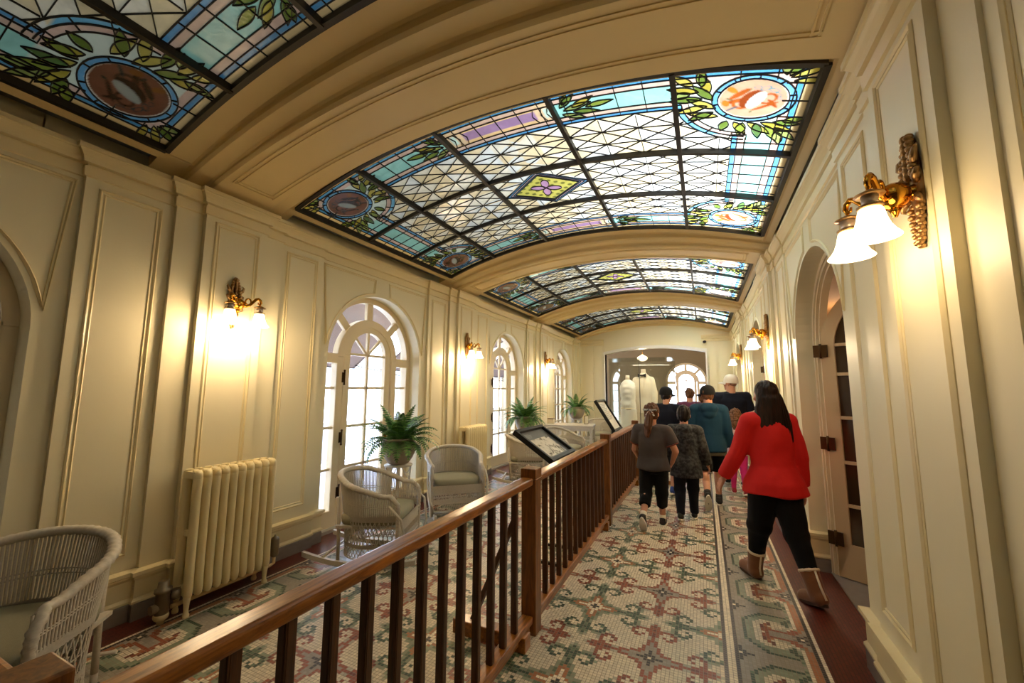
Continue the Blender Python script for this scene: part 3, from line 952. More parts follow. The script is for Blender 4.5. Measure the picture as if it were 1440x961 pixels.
# pane mesh: fine curved grid coloured per vertex
st = .0085
nu = int(2 * HU / st); nv = int(2 * HV / st)
us = np.linspace(-HU, HU, nu + 1); vs = np.linspace(-HV, HV, nv + 1)
Ug, Vg = np.meshgrid(us, vs)
acc = 0
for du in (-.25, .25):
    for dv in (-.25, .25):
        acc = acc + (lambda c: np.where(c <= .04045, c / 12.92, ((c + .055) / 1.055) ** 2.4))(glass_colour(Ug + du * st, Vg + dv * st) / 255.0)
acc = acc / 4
rr = (2.11 ** 2 + SK_R ** 2) / (2 * SK_R)
Zg = SK_C - rr + np.sqrt(rr * rr - Ug ** 2) + .012
co_ = np.stack([Ug, Vg, Zg], -1).reshape(-1, 3).astype('f')
idx = (np.arange(nv)[:, None] * (nu + 1) + np.arange(nu)[None, :])
Fq = np.stack([idx, idx + nu + 1, idx + nu + 2, idx + 1], -1).reshape(-1, 4)
me = bpy.data.meshes.new('stained_glass')
me.vertices.add(len(co_)); me.vertices.foreach_set('co', co_.ravel())
me.loops.add(Fq.size); me.loops.foreach_set('vertex_index', Fq.ravel().astype('i'))
me.polygons.add(len(Fq)); me.polygons.foreach_set('loop_start', np.arange(0, Fq.size, 4, dtype='i')); me.polygons.foreach_set('loop_total', np.full(len(Fq), 4, dtype='i'))
me.update(calc_edges=True)
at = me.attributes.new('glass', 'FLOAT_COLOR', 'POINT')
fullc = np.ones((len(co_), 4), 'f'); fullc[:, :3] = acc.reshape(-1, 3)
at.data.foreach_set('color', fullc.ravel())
me.polygons.foreach_set('use_smooth', np.ones(len(Fq), bool))
t = NT('stained_glass')
a_ = t.n('ShaderNodeAttribute'); a_.attribute_name = 'glass'
co = t.n('ShaderNodeTexCoord'); nz = t.n('ShaderNodeTexNoise'); nz.inputs['Scale'].default_value = 7; nz.inputs['Detail'].default_value = 5; nz.inputs['Distortion'].default_value = 1.2
t.l(co.outputs['Object'], nz.inputs['Vector'])
rp = t.n('ShaderNodeMapRange'); rp.inputs['To Min'].default_value = .62; rp.inputs['To Max'].default_value = 1.2; t.l(nz.outputs['Fac'], rp.inputs['Value'])
ml = t.n('ShaderNodeVectorMath', operation='SCALE'); t.l(a_.outputs['Color'], ml.inputs[0]); t.l(rp.outputs[0], ml.inputs['Scale'])
tr = t.n('ShaderNodeBsdfTranslucent'); t.l(ml.outputs[0], tr.inputs['Color'])
df = t.n('ShaderNodeBsdfDiffuse'); ml2 = t.n('ShaderNodeVectorMath', operation='SCALE'); ml2.inputs['Scale'].default_value = .45; t.l(ml.outputs[0], ml2.inputs[0]); t.l(ml2.outputs[0], df.inputs['Color'])
gl = t.n('ShaderNodeBsdfGlossy'); gl.inputs['Roughness'].default_value = .12
nb = t.n('ShaderNodeTexNoise'); nb.inputs['Scale'].default_value = 55; t.l(co.outputs['Object'], nb.inputs['Vector'])
bp = t.n('ShaderNodeBump'); bp.inputs['Strength'].default_value = .5; bp.inputs['Distance'].default_value = .003; t.l(nb.outputs['Fac'], bp.inputs['Height']); t.l(bp.outputs[0], gl.inputs['Normal'])
m1 = t.n('ShaderNodeMixShader'); m1.inputs[0].default_value = .25; t.l(tr.outputs[0], m1.inputs[1]); t.l(df.outputs[0], m1.inputs[2])
fr = facing_mix(t, .04, .7)
m2 = t.n('ShaderNodeMixShader'); t.l(fr.outputs[0], m2.inputs[0]); t.l(m1.outputs[0], m2.inputs[1]); t.l(gl.outputs[0], m2.inputs[2])
t.l(m2.outputs[0], t.out.inputs[0])
me.materials.append(t.m)
GLASS_ME = me
M_lead = mat('lead_came', (26, 24, 24), .5, .3)
M_bar = mat('dark_iron_bar', (38, 32, 24), .5, .2)

# leads: thin ribs following the curve of the pane
def ribbon(mb, pts, w, dz=.006, n_min=1, closed=False):
    P = []
    m = len(pts)
    for k in range(m if closed else m - 1):
        a, b = pts[k], pts[(k + 1) % m]
        q = max(1, int(abs(b[0] - a[0]) / .12))
        for i in range(q): P.append((a[0] + (b[0] - a[0]) * i / q, a[1] + (b[1] - a[1]) * i / q))
    if not closed: P.append(pts[-1])
    n = len(P); L = []; Rr = []
    for k in range(n):
        if closed: a, c = P[k - 1], P[(k + 1) % n]
        else: a, c = P[max(k - 1, 0)], P[min(k + 1, n - 1)]
        d = (c[0] - a[0], c[1] - a[1]); q = sqrt(d[0] ** 2 + d[1] ** 2) or 1
        nx_, ny_ = -d[1] / q * w / 2, d[0] / q * w / 2
        L.append((P[k][0] + nx_, P[k][1] + ny_)); Rr.append((P[k][0] - nx_, P[k][1] - ny_))
    top = .014
    def row(S, z): return [(u, v, zsk(u) + z) for u, v in S]
    mb.grid([row(L, top), row(L, top - dz - .004), row(Rr, top - dz - .004), row(Rr, top)], 0, False, closed)
ld = MB()
W1, W2 = .0052, .0075
def clipfield(p):  # inside the lattice field?
    a, b = abs(p[0]), abs(p[1])
    if min(HU - a, HV - b) < .402: return False
    if a > 1.33 and b > .55 and np.hypot(a - MC[0], b - MC[1]) < .46: return False
    if a / .455 + b / .345 < 1: return False
    return True
def seg(p, q, w=W1):
    n = max(2, int(max(abs(q[0] - p[0]) / .02, abs(q[1] - p[1]) / .02))); cur = []
    for i in range(n + 1):
        s = (p[0] + (q[0] - p[0]) * i / n, p[1] + (q[1] - p[1]) * i / n)
        if clipfield(s): cur.append(s)
        else:
            if len(cur) > 1: ribbon(ld, [cur[0], cur[-1]], w)
            cur = []
    if len(cur) > 1: ribbon(ld, [cur[0], cur[-1]], w)
cu = [-.485 - .283 * k for k in range(5, 0, -1)] + [-.485, -.162, .162, .485] + [.485 + .283 * k for k in range(1, 6)]
cv = [-.39 - .182 * k for k in range(3, 0, -1)] + [-.39, -.195, 0, .195, .39] + [.39 + .182 * k for k in range(1, 4)]
for u in cu: seg((u, -HV), (u, HV), W1 if abs(u) < 1.32 else W1)
for v in cv: seg((-HU, v), (HU, v), W1 * .9)
for a, b in zip(cu[:-1], cu[1:]):
    for c, d in zip(cv[:-1], cv[1:]):
        seg((a, c), (b, d)); seg((a, d), (b, c))
# border leads
for e in (.062, .098, .150, .315, .365, .402):
    a, b = HU - e, HV - e
    for s in (-1, 1):
        if e < .15:
            ribbon(ld, [(-a, s * b), (a, s * b)], W1); ribbon(ld, [(s * a, -b), (s * a, b)], W1)
        elif e < .2:
            ribbon(ld, [(-1.55, s * b), (1.55, s * b)], W1); ribbon(ld, [(s * a, -.85), (s * a, .85)], W1)
        else:
            ribbon(ld, [(-1.34, s * b), (1.34, s * b)], W1); ribbon(ld, [(s * a, -.57), (s * a, .57)], W1)
for s in (-1, 1):
    for u in [k * .19 for k in range(-10, 11)]:
        lim = .402 if abs(u) < 1.33 else .15
        ribbon(ld, [(u, s * HV), (u, s * (HV - lim))], W1)
    for v in [k * .165 for k in range(-7, 8)]:
        lim = .402 if abs(v) < .56 else .15
        ribbon(ld, [(s * HU, v), (s * (HU - lim), v)], W1)
def circ(cx, cy, r, a0, a1, n): return [(cx + r * cos(a0 + (a1 - a0) * i / n), cy + r * sin(a0 + (a1 - a0) * i / n)) for i in range(n + 1)]
for su in (-1, 1):
    for sv in (-1, 1):
        def M_(pts): return [(su * p[0], sv * p[1]) for p in pts]
        for r, w in ((.232, W2), (.197, W1)):
            ribbon(ld, M_(circ(MC[0], MC[1], r, 0, 2 * pi, 40)[:-1]), w, closed=True)
        for k in range(10):
            a = 2 * pi * k / 10 + .2
            ribbon(ld, M_([(MC[0] + .197 * cos(a), MC[1] + .197 * sin(a)), (MC[0] + .232 * cos(a), MC[1] + .232 * sin(a))]), W1)
        for r in (.375, .42, .46):
            ribbon(ld, M_(circ(MC[0], MC[1], r, radians(182), radians(268), 14)), W2 if r > .4 else W1)
        for a in (190, 212, 234, 256):
            a = radians(a); ribbon(ld, M_([(MC[0] + .375 * cos(a), MC[1] + .375 * sin(a)), (MC[0] + .46 * cos(a), MC[1] + .46 * sin(a))]), W1)
        ribbon(ld, M_([(1.70, .56), (1.70, .60), (1.79, .60), (1.79, .54)]), W1); ribbon(ld, M_([(1.33, .935), (1.37, .935), (1.37, .98), (1.33, .98)]), W1)
        for lf in LEAVES:
            u0, v0, a, L, W, c = lf
            o_ = []
            for i in range(13):
                s = i / 12; w = .62 * sin(pi * s ** .85) * W
                o_.append((s * L, w))
            o_ = o_ + [(x, -y) for x, y in o_[-2:0:-1]]
            ribbon(ld, M_([(u0 + x * cos(a) - y * sin(a), v0 + x * sin(a) + y * cos(a)) for x, y in o_]), W1, closed=True)
    # cartouche ends
    for sv in (-1, 1):
        for x in (.33, .40, .45):
            ribbon(ld, [(su * x, sv * (HV - .15)), (su * (x - .03), sv * (HV - .23)), (su * x, sv * (HV - .315))], W1)
for q in (1, .92, .84, .78):
    ribbon(ld, [(.455 * q, 0), (0, .345 * q), (-.455 * q, 0), (0, -.345 * q)], W1, closed=True)
for a in (.35, pi / 2 + .2, pi + .35, 3 * pi / 2 + .2):
    ribbon(ld, [((.085 + .08 * cos(b)) * cos(a) - .042 * sin(b) * sin(a), (.085 + .08 * cos(b)) * sin(a) + .042 * sin(b) * cos(a)) for b in [2 * pi * i / 14 for i in range(14)]], W1, closed=True)
# iron glazing bars and frame
fb = MB()
def bar_v(u, w=.034, d=.036):
    z = zsk(u); fb.b2((u - w / 2, -HV, z - d), (u + w / 2, HV, z + .02))
def bar_u(v, w=.030, d=.030):
    n = 40; U = [-HU + 2 * HU * i / n for i in range(n + 1)]
    fb.grid([[(u, v - w / 2, zsk(u) + .02) for u in U], [(u, v - w / 2, zsk(u) - d) for u in U], [(u, v + w / 2, zsk(u) - d) for u in U], [(u, v + w / 2, zsk(u) + .02) for u in U]], 0, False)
for u in (-1.33, -.485, .485, 1.33): bar_v(u)
for v in (-.39, .39): bar_u(v)
for s in (-1, 1):
    bar_v(s * (HU + .002), .036, .03); bar_u(s * (HV + .002), .036, .03)
sk_names = ['nearest stained-glass skylight, dim and cut off by the top edge, before the first ceiling rib', 'largest fully seen stained-glass skylight, between the first and second ceiling ribs',
            'stained-glass skylight between the second and third ceiling ribs', 'smallest, farthest stained-glass skylight, next to the end wall']
first = None
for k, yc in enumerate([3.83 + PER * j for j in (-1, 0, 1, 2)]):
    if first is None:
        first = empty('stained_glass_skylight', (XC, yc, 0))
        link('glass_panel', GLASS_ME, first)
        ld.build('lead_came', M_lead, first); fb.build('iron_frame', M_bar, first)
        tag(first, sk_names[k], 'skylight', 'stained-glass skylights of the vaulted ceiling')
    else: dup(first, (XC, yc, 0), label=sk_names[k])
# ================================================================ wooden railing down the middle
def wood(name, c1, c2, rough=.32, coat=.25, sc=6, stretch=(9, 1, 9)):
    t = NT(name); p = t.n('ShaderNodeBsdfPrincipled'); p.inputs['Roughness'].default_value = rough; p.inputs['Coat Weight'].default_value = coat; p.inputs['Coat Roughness'].default_value = .18
    co = t.n('ShaderNodeTexCoord'); mp = t.n('ShaderNodeMapping'); mp.inputs['Scale'].default_value = stretch
    nz = t.n('ShaderNodeTexNoise'); nz.inputs['Scale'].default_value = sc; nz.inputs['Detail'].default_value = 8; nz.inputs['Roughness'].default_value = .65; nz.inputs['Distortion'].default_value = .6
    rp = t.n('ShaderNodeValToRGB'); rp.color_ramp.elements[0].color = lin(c1); rp.color_ramp.elements[1].color = lin(c2); rp.color_ramp.elements[0].position = .35; rp.color_ramp.elements[1].position = .68
    t.l(co.outputs['Object'], mp.inputs[0]); t.l(mp.outputs[0], nz.inputs['Vector']); t.l(nz.outputs['Fac'], rp.inputs[0]); t.l(rp.outputs[0], p.inputs['Base Color'])
    bp = t.n('ShaderNodeBump'); bp.inputs['Strength'].default_value = .12; bp.inputs['Distance'].default_value = .002; t.l(nz.outputs['Fac'], bp.inputs['Height']); t.l(bp.outputs[0], p.inputs['Normal'])
    t.l(p.outputs[0], t.out.inputs[0]); return t.m
M_rail = wood('oak_handrail', (104, 58, 14), (178, 108, 34))
M_bal = wood('dark_oak', (50, 27, 12), (92, 54, 26), .42, .1, stretch=(12, 12, 1))
M_post = wood('oak_post', (88, 50, 16), (142, 86, 34), .4, .15, stretch=(10, 10, 1))
RX = -1.105; PY = [.30, 2.655, 5.01, 7.38]
def railing(k, label):
    y0, y1 = PY[k], PY[k + 1]
    root = empty('wooden_railing', (RX, y0, 0)); L = y1 - y0
    tag(root, label, 'railing', 'wooden railing sections dividing the hall')
    MB().box((0, L / 2, .975), (.085, L - .124, .05)).build('handrail', M_rail, root, bevel=.014, seg=3)
    MB().box((0, L / 2, .105), (.075, L - .124, .045)).box((0, L / 2, .06), (.035, L - .124, .05)).build('bottom_rail', M_rail, root, bevel=.006)
    n = 14 if k else 13
    s0 = .237 if k == 0 else .11
    for i in range(n):
        y = s0 + i * .1555 if k else .237 + i * .154
        if y > L - .09: continue
        b = MB(); b.box((0, y, .54), (.034, .034, .84)); b.box((0, y, .54), (.024, .038, .84)); b.box((0, y, .54), (.038, .024, .84))
        b.build('baluster', M_bal, root)
    for xx, yy in ([(-.085, .055), (0, L)] if k == 0 else [(0, L)]):
        p = MB(); p.box((xx, yy, .495), (.105, .105, .99))
        o = p.build('post', M_post, root, bevel=.006)
        c = MB(); c.box((xx, yy, 1.022), (.112, .112, .066)); c.box((xx, yy, .986), (.116, .116, .012)); c.build('post_cap', M_post, o, bevel=.008)
    if k == 0: MB().box((-.70, .055, .975), (1.1, .085, .05)).build('return_rail', M_rail, root, bevel=.014, seg=3)
    # stay on the parlour side: foot beam and raking brace by the far post
    yb = L - .20
    f = MB(); f.box((-.20, yb, .045), (.52, .09, .09)); f.build('foot_beam', M_rail, root, bevel=.006)
    MB().bar((-.34, yb + .02, .085), (-.04, yb + .02, .76), .03, .045, up=(0, 1, 0)).build('brace', M_bal, root, bevel=.003)
    return root
railing(0, 'nearest wooden railing section, its polished handrail running out of the bottom of the frame')
railing(1, 'middle wooden railing section, between the first and second post, a framed sign behind it')
railing(2, 'farthest wooden railing section, ending beside the glass case')
# short cross barrier at its far end
root = empty('barrier', (RX + .05, PY[3] + .02, 0)); tag(root, 'short barrier with a wooden top rail and thin black pole by the glass case', 'barrier')
MB().box((.32, 0, .975), (.62, .05, .045)).build('top_rail', M_rail, root, bevel=.006)
MB().tube([(.07, 0, 0), (.07, 0, .955)], .018, 10).build('pole', M_black, root); MB().tube([(.60, 0, 0), (.60, 0, .955)], .018, 10).build('pole', M_black, root)
MB().box((.32, 0, .05), (.62, .05, .06)).build('bottom_rail', M_rail, root, bevel=.006)

# ================================================================ wicker chairs
def wicker_mat(name, c):
    t = NT(name); p = t.n('ShaderNodeBsdfPrincipled'); p.inputs['Roughness'].default_value = .5; p.inputs['Base Color'].default_value = lin(c)
    co = t.n('ShaderNodeTexCoord'); nz = t.n('ShaderNodeTexNoise'); nz.inputs['Scale'].default_value = 90; t.l(co.outputs['Object'], nz.inputs['Vector'])
    mx = t.n('ShaderNodeMix', data_type='RGBA'); mx.inputs['A'].default_value = lin(c); mx.inputs['B'].default_value = lin(tuple(v * .86 for v in c)); t.l(nz.outputs['Fac'], mx.inputs['Factor']); t.l(mx.outputs['Result'], p.inputs['Base Color'])
    bp = t.n('ShaderNodeBump'); bp.inputs['Strength'].default_value = .3; bp.inputs['Distance'].default_value = .002; t.l(nz.outputs['Fac'], bp.inputs['Height']); t.l(bp.outputs[0], p.inputs['Normal'])
    t.l(p.outputs[0], t.out.inputs[0]); return t.m
M_wick = wicker_mat('white_wicker', (204, 195, 178))
M_cush = mat('sage_cushion', (150, 146, 122), .85, noise_amt=.12, noise_scale=60, bump=.3, bump_scale=300)

def plan(s):
    """tub plan: s in [-1, 1], -1 front of right arm, 0 middle of the back, 1 front of left arm; returns x, y"""
    a = abs(s); sg = 1 if s >= 0 else -1
    Ls, Lc = .27, .52; L = Ls + Lc; d = a * L
    if d < Lc:
        th = d / Lc * pi / 2
        return (-.02 - .27 * cos(th), sg * .30 * sin(th))
    return (-.02 + (d - Lc), sg * (.30 - .03 * (d - Lc) / Ls))
def rim_z(s):
    a = abs(s); return .79 - .045 * min(a / .45, 1) ** 2 - .12 * max(0, min((a - .35) / .5, 1)) ** 1.4
def flare(s, z):
    """outline at height z: narrower at the seat, flaring to the rim"""
    x, y = plan(s); k = .86 + .20 * max(0, min((z - .20) / .6, 1)) ** 1.3
    kb = k if abs(s) < .55 else .93 + (k - .93) * max(0, 1 - (abs(s) - .55) / .4)
    return (x * (kb if x < 0 else 1), y * (kb))
def make_chair(rock=True):
    root = empty('wicker_rocking_chair')
    NS = 128
    S = [-1 + 2 * i / NS for i in range(NS + 1)]
    # close-woven upper shell with upright ribs
    sh = MB()
    NS2 = 2 * 84
    S2 = [-1 + 2 * i / NS2 for i in range(NS2 + 1)]
    def shell(z_lo, z_hi, nv_, inner, mode):
        rows = []
        for j in range(nv_ + 1):
            r = []
            for i, s in enumerate(S2):
                zt = z_hi(s) if callable(z_hi) else z_hi
                z = z_lo + (zt - z_lo) * j / nv_
                x, y = flare(s, z); n = Vector((x + .02 if abs(s) < .66 else 0, y, 0)).normalized()
                if mode == 'rib': o = .0055 if i % 2 else -.0015
                else: o = .004 * (1 if (i + j) % 2 else -1)
                if inner: o = -o - .008
                r.append((x + n.x * o, y + n.y * o, z))
            rows.append(r)
        sh.grid(rows, 0, True)
    for inn in (False, True):
        shell(.405, .46, 9, inn, 'weave')
        shell(.175, .205, 6, inn, 'weave')
    NST = 104
    for i in range(NST):
        s = -.985 + 1.97 * i / (NST - 1); zr = rim_z(s)
        sh.tube([flare(s, .45 + (zr - .45) * k / 5) + (.45 + (zr - .45) * k / 5,) for k in range(6)], .0052, 5, cap=False)
    for f_ in (.35, .42):
        sh.tube([flare(s, .46 + (rim_z(s) - .46) * f_) + (.46 + (rim_z(s) - .46) * f_,) for s in S[2:-2:2]], .0045, 5)
    sh.build('wicker_back', M_wick, root)
    # open diamond lattice below the seat
    la = MB()
    for z0, z1, n in ((.205, .405, 46), (.085, .175, 36)):
        for i in range(n):
            for dr in (1, -1):
                pts = []
                for k in range(5):
                    s = -1 + 2 * (i + .5) / n + dr * k / 4 * 3.0 / n
                    if abs(s) > 1: break
                    z = z0 + (z1 - z0) * k / 4; x, y = flare(s, z); pts.append((x, y, z))
                if len(pts) > 1: la.tube(pts, .0036, 4, cap=False)
    for z in (.085, .29):
        la.tube([flare(s, z) + (z,) for s in S[::3]], .006 if z < .1 else .003, 6)
    la.build('lattice_skirt', M_wick, root)
    # braided rim running down the arm fronts
    pts = []
    fx, fy = plan(1)
    for z in (.04, .12, .2, .28, .36, .44, .50): pts.append((fx + .012, -fy, z))
    for a in (30, 60): pts.append((fx + .012 - .06 + .06 * cos(radians(a)), -fy * 1.0, .53 + .07 * sin(radians(a))))
    for i in range(61):
        s = -.93 + 1.86 * i / 60; z = rim_z(s); x, y = flare(s, z); pts.append((x, y, z))
    for a in (60, 30): pts.append((fx + .012 - .06 + .06 * cos(radians(a)), fy * 1.0, .53 + .07 * sin(radians(a))))
    for z in (.50, .44, .36, .28, .2, .12, .04): pts.append((fx + .012, fy, z))
    P2 = []
    for a, b in zip(pts[:-1], pts[1:]):
        n = max(1, int((Vector(b) - Vector(a)).length / .007))
        for i in range(n): P2.append(Vector(a).lerp(Vector(b), i / n))
    P2.append(Vector(pts[-1])); rs = []
    for i, p_ in enumerate(P2):
        q = min(i, len(P2) - 1 - i); rs.append(.016 + .0085 * min(1, max(0, (q - 52) / 54)))
    MB().tube(P2, rs, 10, mod=lambda i, a: 1 + .11 * sin(2 * a + i * 1.45)).build('braided_rim', M_wick, root)
    # seat apron, cushion
    ap = MB()
    rows = []
    for j in range(13):
        z = .185 + .215 * j / 12
        if 3 < j < 6: continue
        rows.append((z, [(fx + .012 + (.004 if (i + j) % 2 else -.004), -fy + 2 * fy * i / 60, z) for i in range(61)]))
    ap.grid([r for z, r in rows if z > .275], 0, True); ap.grid([r for z, r in rows if z < .26], 0, True)
    for i in range(31):
        y = -fy + 2 * fy * i / 30; ap.tube([(fx + .012, y, .235), (fx + .012, y, .30)], .004, 4, cap=False)
        ap.tube([(fx + .012, y, .185), (fx + .012, min(fy, y + .02), .10)], .003, 4, cap=False)
    ap.tube([(fx + .012, -fy, .10), (fx + .012, fy, .10)], .007, 6); ap.tube([(fx + .012, -fy, .185), (fx + .012, fy, .185)], .006, 6)
    ap.build('seat_apron', M_wick, root)
    MB().b2((-.24, -.25, .345), (fx, .25, .365)).build('seat_deck', M_wick, root)
    cu = MB(); cu.loft([(.01, 0, .366, .22, .225), (.01, 0, .372, .245, .25), (.01, 0, .42, .252, .256), (.01, 0, .455, .245, .25), (.01, 0, .468, .20, .21), (.01, 0, .472, .06, .06)], 40, pw=4.5)
    c_ = cu.build('cushion', M_cush, root)
    # legs, rockers, stretchers
    for sy in (-1, 1):
        MB().tube([(-.255, sy * .20, .60), (-.235, sy * .205, .36), (-.225, sy * .215, .06)], .014, 8).build('leg', M_wick, root)
        MB().tube([(fx + .012, sy * .27, .22), (fx + .010, sy * .262, .045)], .017, 8).build('leg', M_wick, root)
        if not rock:
            MB().tube([(-.225, sy * .215, .062), (-.225, sy * .215, 0)], .014, 8).build('foot', M_wick, root); MB().tube([(fx + .01, sy * .262, .047), (fx + .01, sy * .262, 0)], .017, 8).build('foot', M_wick, root); continue
        rk = MB(); n = 26
        rows = [[], [], [], []]
        for i in range(n + 1):
            x = -.50 + .90 * i / n; z = .115 * ((x - .02) / .58) ** 2 + .012 * (1 if x < -.4 else 0)*0
            for r, (dy, dz) in zip(rows, ((-.014, 0), (.014, 0), (.014, .042), (-.014, .042))): r.append((x, sy * .235 + dy, z + dz))
        rk.grid(rows + [rows[0]], 0, False)
        for e in (0, n): rk.add([r[e] for r in rows], [(0, 1, 2, 3)])
        rk.build('rocker', M_wick, root)
        ar = MB(); ar.tube([(.20, sy * .30, .56), (.30, sy * .31, .45), (.33, sy * .29, .25), (.30, sy * .25, .09)], .011, 6)
        ar.build('arm_hoop', M_wick, root)
    MB().tube([(.20, -.235, .06), (.20, .235, .06)], .011, 6).build('stretcher', M_wick, root)
    MB().tube([(-.34, -.235, .085), (-.34, .235, .085)], .011, 6).build('stretcher', M_wick, root)
    return root
CH = 'white wicker rocking chairs along the left wall'
spots = [((-2.90, 3.12, 0), 22, 'wicker rocking chair seen from behind before the nearest window, right of the nearest radiator'),
         ((-3.02, 4.62, 0), -48, 'white wicker rocking chair with its sage cushion in view, beside the nearest potted fern'),
         ((-2.84, 6.62, 0), 20, 'white wicker rocking chair seen from behind, just left of the nearer framed sign'),
         ((-2.62, 8.0, 0), -14, 'white wicker rocking chair half hidden behind the nearer framed sign'),
         ((-2.52, 10.75, 0), -75, 'white wicker rocking chair in daylight, just beyond the wicker desk'),
         ((-2.35, 12.05, 0), -110, 'farthest white wicker rocking chair, behind the farther framed sign')]
ch0 = make_chair()
for i, (loc, a, lb) in enumerate(spots):
    if i == 0: c_ = ch0; tag(c_, lb, 'rocking chair', CH); c_.location = loc; c_.rotation_euler = (0, 0, radians(a))
    else: c_ = dup(ch0, loc, radians(a), lb)
    c_.scale = (1.15, 1.2, 1.0)
c_ = make_chair(False); c_.name = 'wicker_armchair'; c_.location = (-3.05, .80, 0); c_.rotation_euler = (0, 0, radians(-48)); c_.scale = (1.2, 1.2, 1.0)
tag(c_, 'white wicker tub armchair cut off by the bottom left corner, left of the nearest radiator', 'armchair')

# ================================================================ wicker desk with small things on it
root = empty('wicker_desk', (-2.86, 9.25, 0), radians(8)); tag(root, 'white wicker writing desk with an open shelf, behind the half hidden rocking chair', 'desk')
d = MB(); d.b2((-.55, -.33, .74), (.55, .33, .775)); d.build('desk_top', M_wick, root, bevel=.006)
d = MB(); rows = [[(-.52 + 1.04 * i / 90, -.315 + (.004 if (i + j) % 2 else 0), .655 + .085 * j / 8) for i in range(91)] for j in range(9)]; d.grid(rows)
d.b2((-.52, -.31, .655), (.52, .31, .74)); d.build('drawer_apron', M_wick, root)
MB().b2((-.50, -.30, .44), (.50, .30, .465)).build('shelf', M_wick, root)
for sx in (-1, 1):
    for sy in (-1, 1):
        MB().box((sx * .51, sy * .29, .37), (.06, .05, .74)).build('leg', M_wick, root, bevel=.006)
d = MB(); rows = [[(.51, -.27 + .54 * i / 40, .08 + .34 * j / 30) for i in range(41)] for j in range(31)]; rows = [[(x + (.004 if (i + j) % 2 else -.004), y, z) for i, (x, y, z) in enumerate(r)] for j, r in enumerate(rows)]
d.grid(rows); d.build('side_panel', M_wick, root)
root = empty('desk_organiser', (-3.30, 9.15, .775), radians(8)); tag(root, 'small cream box at the left end of the wicker desk', 'box')
d = MB(); d.b2((-.07, -.07, 0), (.07, .07, .11)); d.build('box_body', M_frame, root, bevel=.006); MB().b2((-.075, -.075, .11), (.075, .075, .125)).build('lid', M_bronze, root, bevel=.003)
root = empty('picture_stand', (-2.52, 9.42, .775), radians(60)); tag(root, 'small dark framed card standing on the wicker desk', 'card')
MB().b2((-.06, -.006, 0), (.06, .006, .20)).build('card_frame', M_bronze, root, bevel=.002); MB().b2((-.05, -.008, .012), (.05, -.006, .188)).build('card', mat('card_paper', (226, 216, 196), .7), root)

# ================================================================ potted ferns on wire stands
M_pot = mat('fern_pot_stoneware', (158, 144, 122), .55, noise_amt=.15, noise_scale=14, bump=.2, bump_scale=40)
M_soil = mat('soil', (52, 40, 30), .95, noise_amt=.4, noise_scale=40)
t = NT('fern_leaf'); p = t.n('ShaderNodeBsdfPrincipled'); p.inputs['Roughness'].default_value = .5
gi = t.n('ShaderNodeNewGeometry'); rp = t.n('ShaderNodeValToRGB'); rp.color_ramp.elements[0].color = lin((34, 74, 36)); rp.color_ramp.elements[1].color = lin((104, 152, 72))
t.l(gi.outputs['Random Per Island'], rp.inputs[0]); t.l(rp.outputs[0], p.inputs['Base Color']); t.l(p.outputs[0], t.out.inputs[0]); M_fern = t.m
def make_fern(seed=1, n=58):
    r = random.Random(seed)
    root = empty('potted_fern')
    MB().lathe([(.075, 0), (.115, .01), (.165, .08), (.195, .16), (.20, .21), (.186, .255), (.172, .27), (.182, .28), (.188, .30), (.176, .305), (.165, .29), (.16, .255)], n=64, ribs=30, rib=.022).build('pot', M_pot, root)
    MB().lathe([(.0, .262), (.165, .258)], n=24).build('soil', M_soil, root)
    fr = MB()
    for k in range(n):
        az = k * 2.399963 + r.uniform(-.2, .2); q = (k + .5) / n
        L = r.uniform(.38, .54); up = radians(82 - 76 * q ** .8 + r.uniform(-8, 8)); droop = r.uniform(.8, 1.25) * (.62 + .8 * q)
        P = []; pos = Vector((.05 * cos(az), .05 * sin(az), .26)); m = 17
        for i in range(m):
            P.append(pos.copy()); a = up - droop * (i / m) ** 1.3 * 1.5
            pos += Vector((cos(a) * cos(az), cos(a) * sin(az), sin(a))) * (L / m)
        vs = []; fs = []
        for i in range(1, m):
            t_ = (P[i] - P[i - 1]).normalized(); side = t_.cross(Vector((0, 0, 1))); side = side.normalized() if side.length > .05 else Vector((-sin(az), cos(az), 0)); upv = side.cross(t_)
            f = i / (m - 1); w = .074 * (sin(pi * min(1, .18 + f * .80)) ** .8) + .006; ln = L / m * .82
            for s in (-1, 1):
                b = len(vs); c = P[i]
                tip = c + side * s * w + t_ * ln * .7 - upv * w * .28
                vs += [c - t_ * ln * .5, c + side * s * w * .5 - t_ * ln * .42 - upv * .004, tip, c + side * s * w * .55 + t_ * ln * .55, c + t_ * ln * .5]
                fs.append((b, b + 1, b + 2, b + 3, b + 4))
        # one island per frond: ribbon along the midrib joins the leaflets
        b0 = len(vs)
        for i in range(m):
            t_ = (P[min(i + 1, m - 1)] - P[max(i - 1, 0)]).normalized(); side = t_.cross(Vector((0, 0, 1))); side = side.normalized() if side.length > .05 else Vector((-sin(az), cos(az), 0))
            wd = .004 * (1 - i / m) + .001
            vs += [P[i] + side * wd, P[i] - side * wd]
        for i in range(m - 1): fs.append((b0 + 2 * i, b0 + 2 * i + 1, b0 + 2 * i + 3, b0 + 2 * i + 2))
        fr.add(vs, fs, 0, True)
    fr.build('fronds', M_fern, root)
    return root
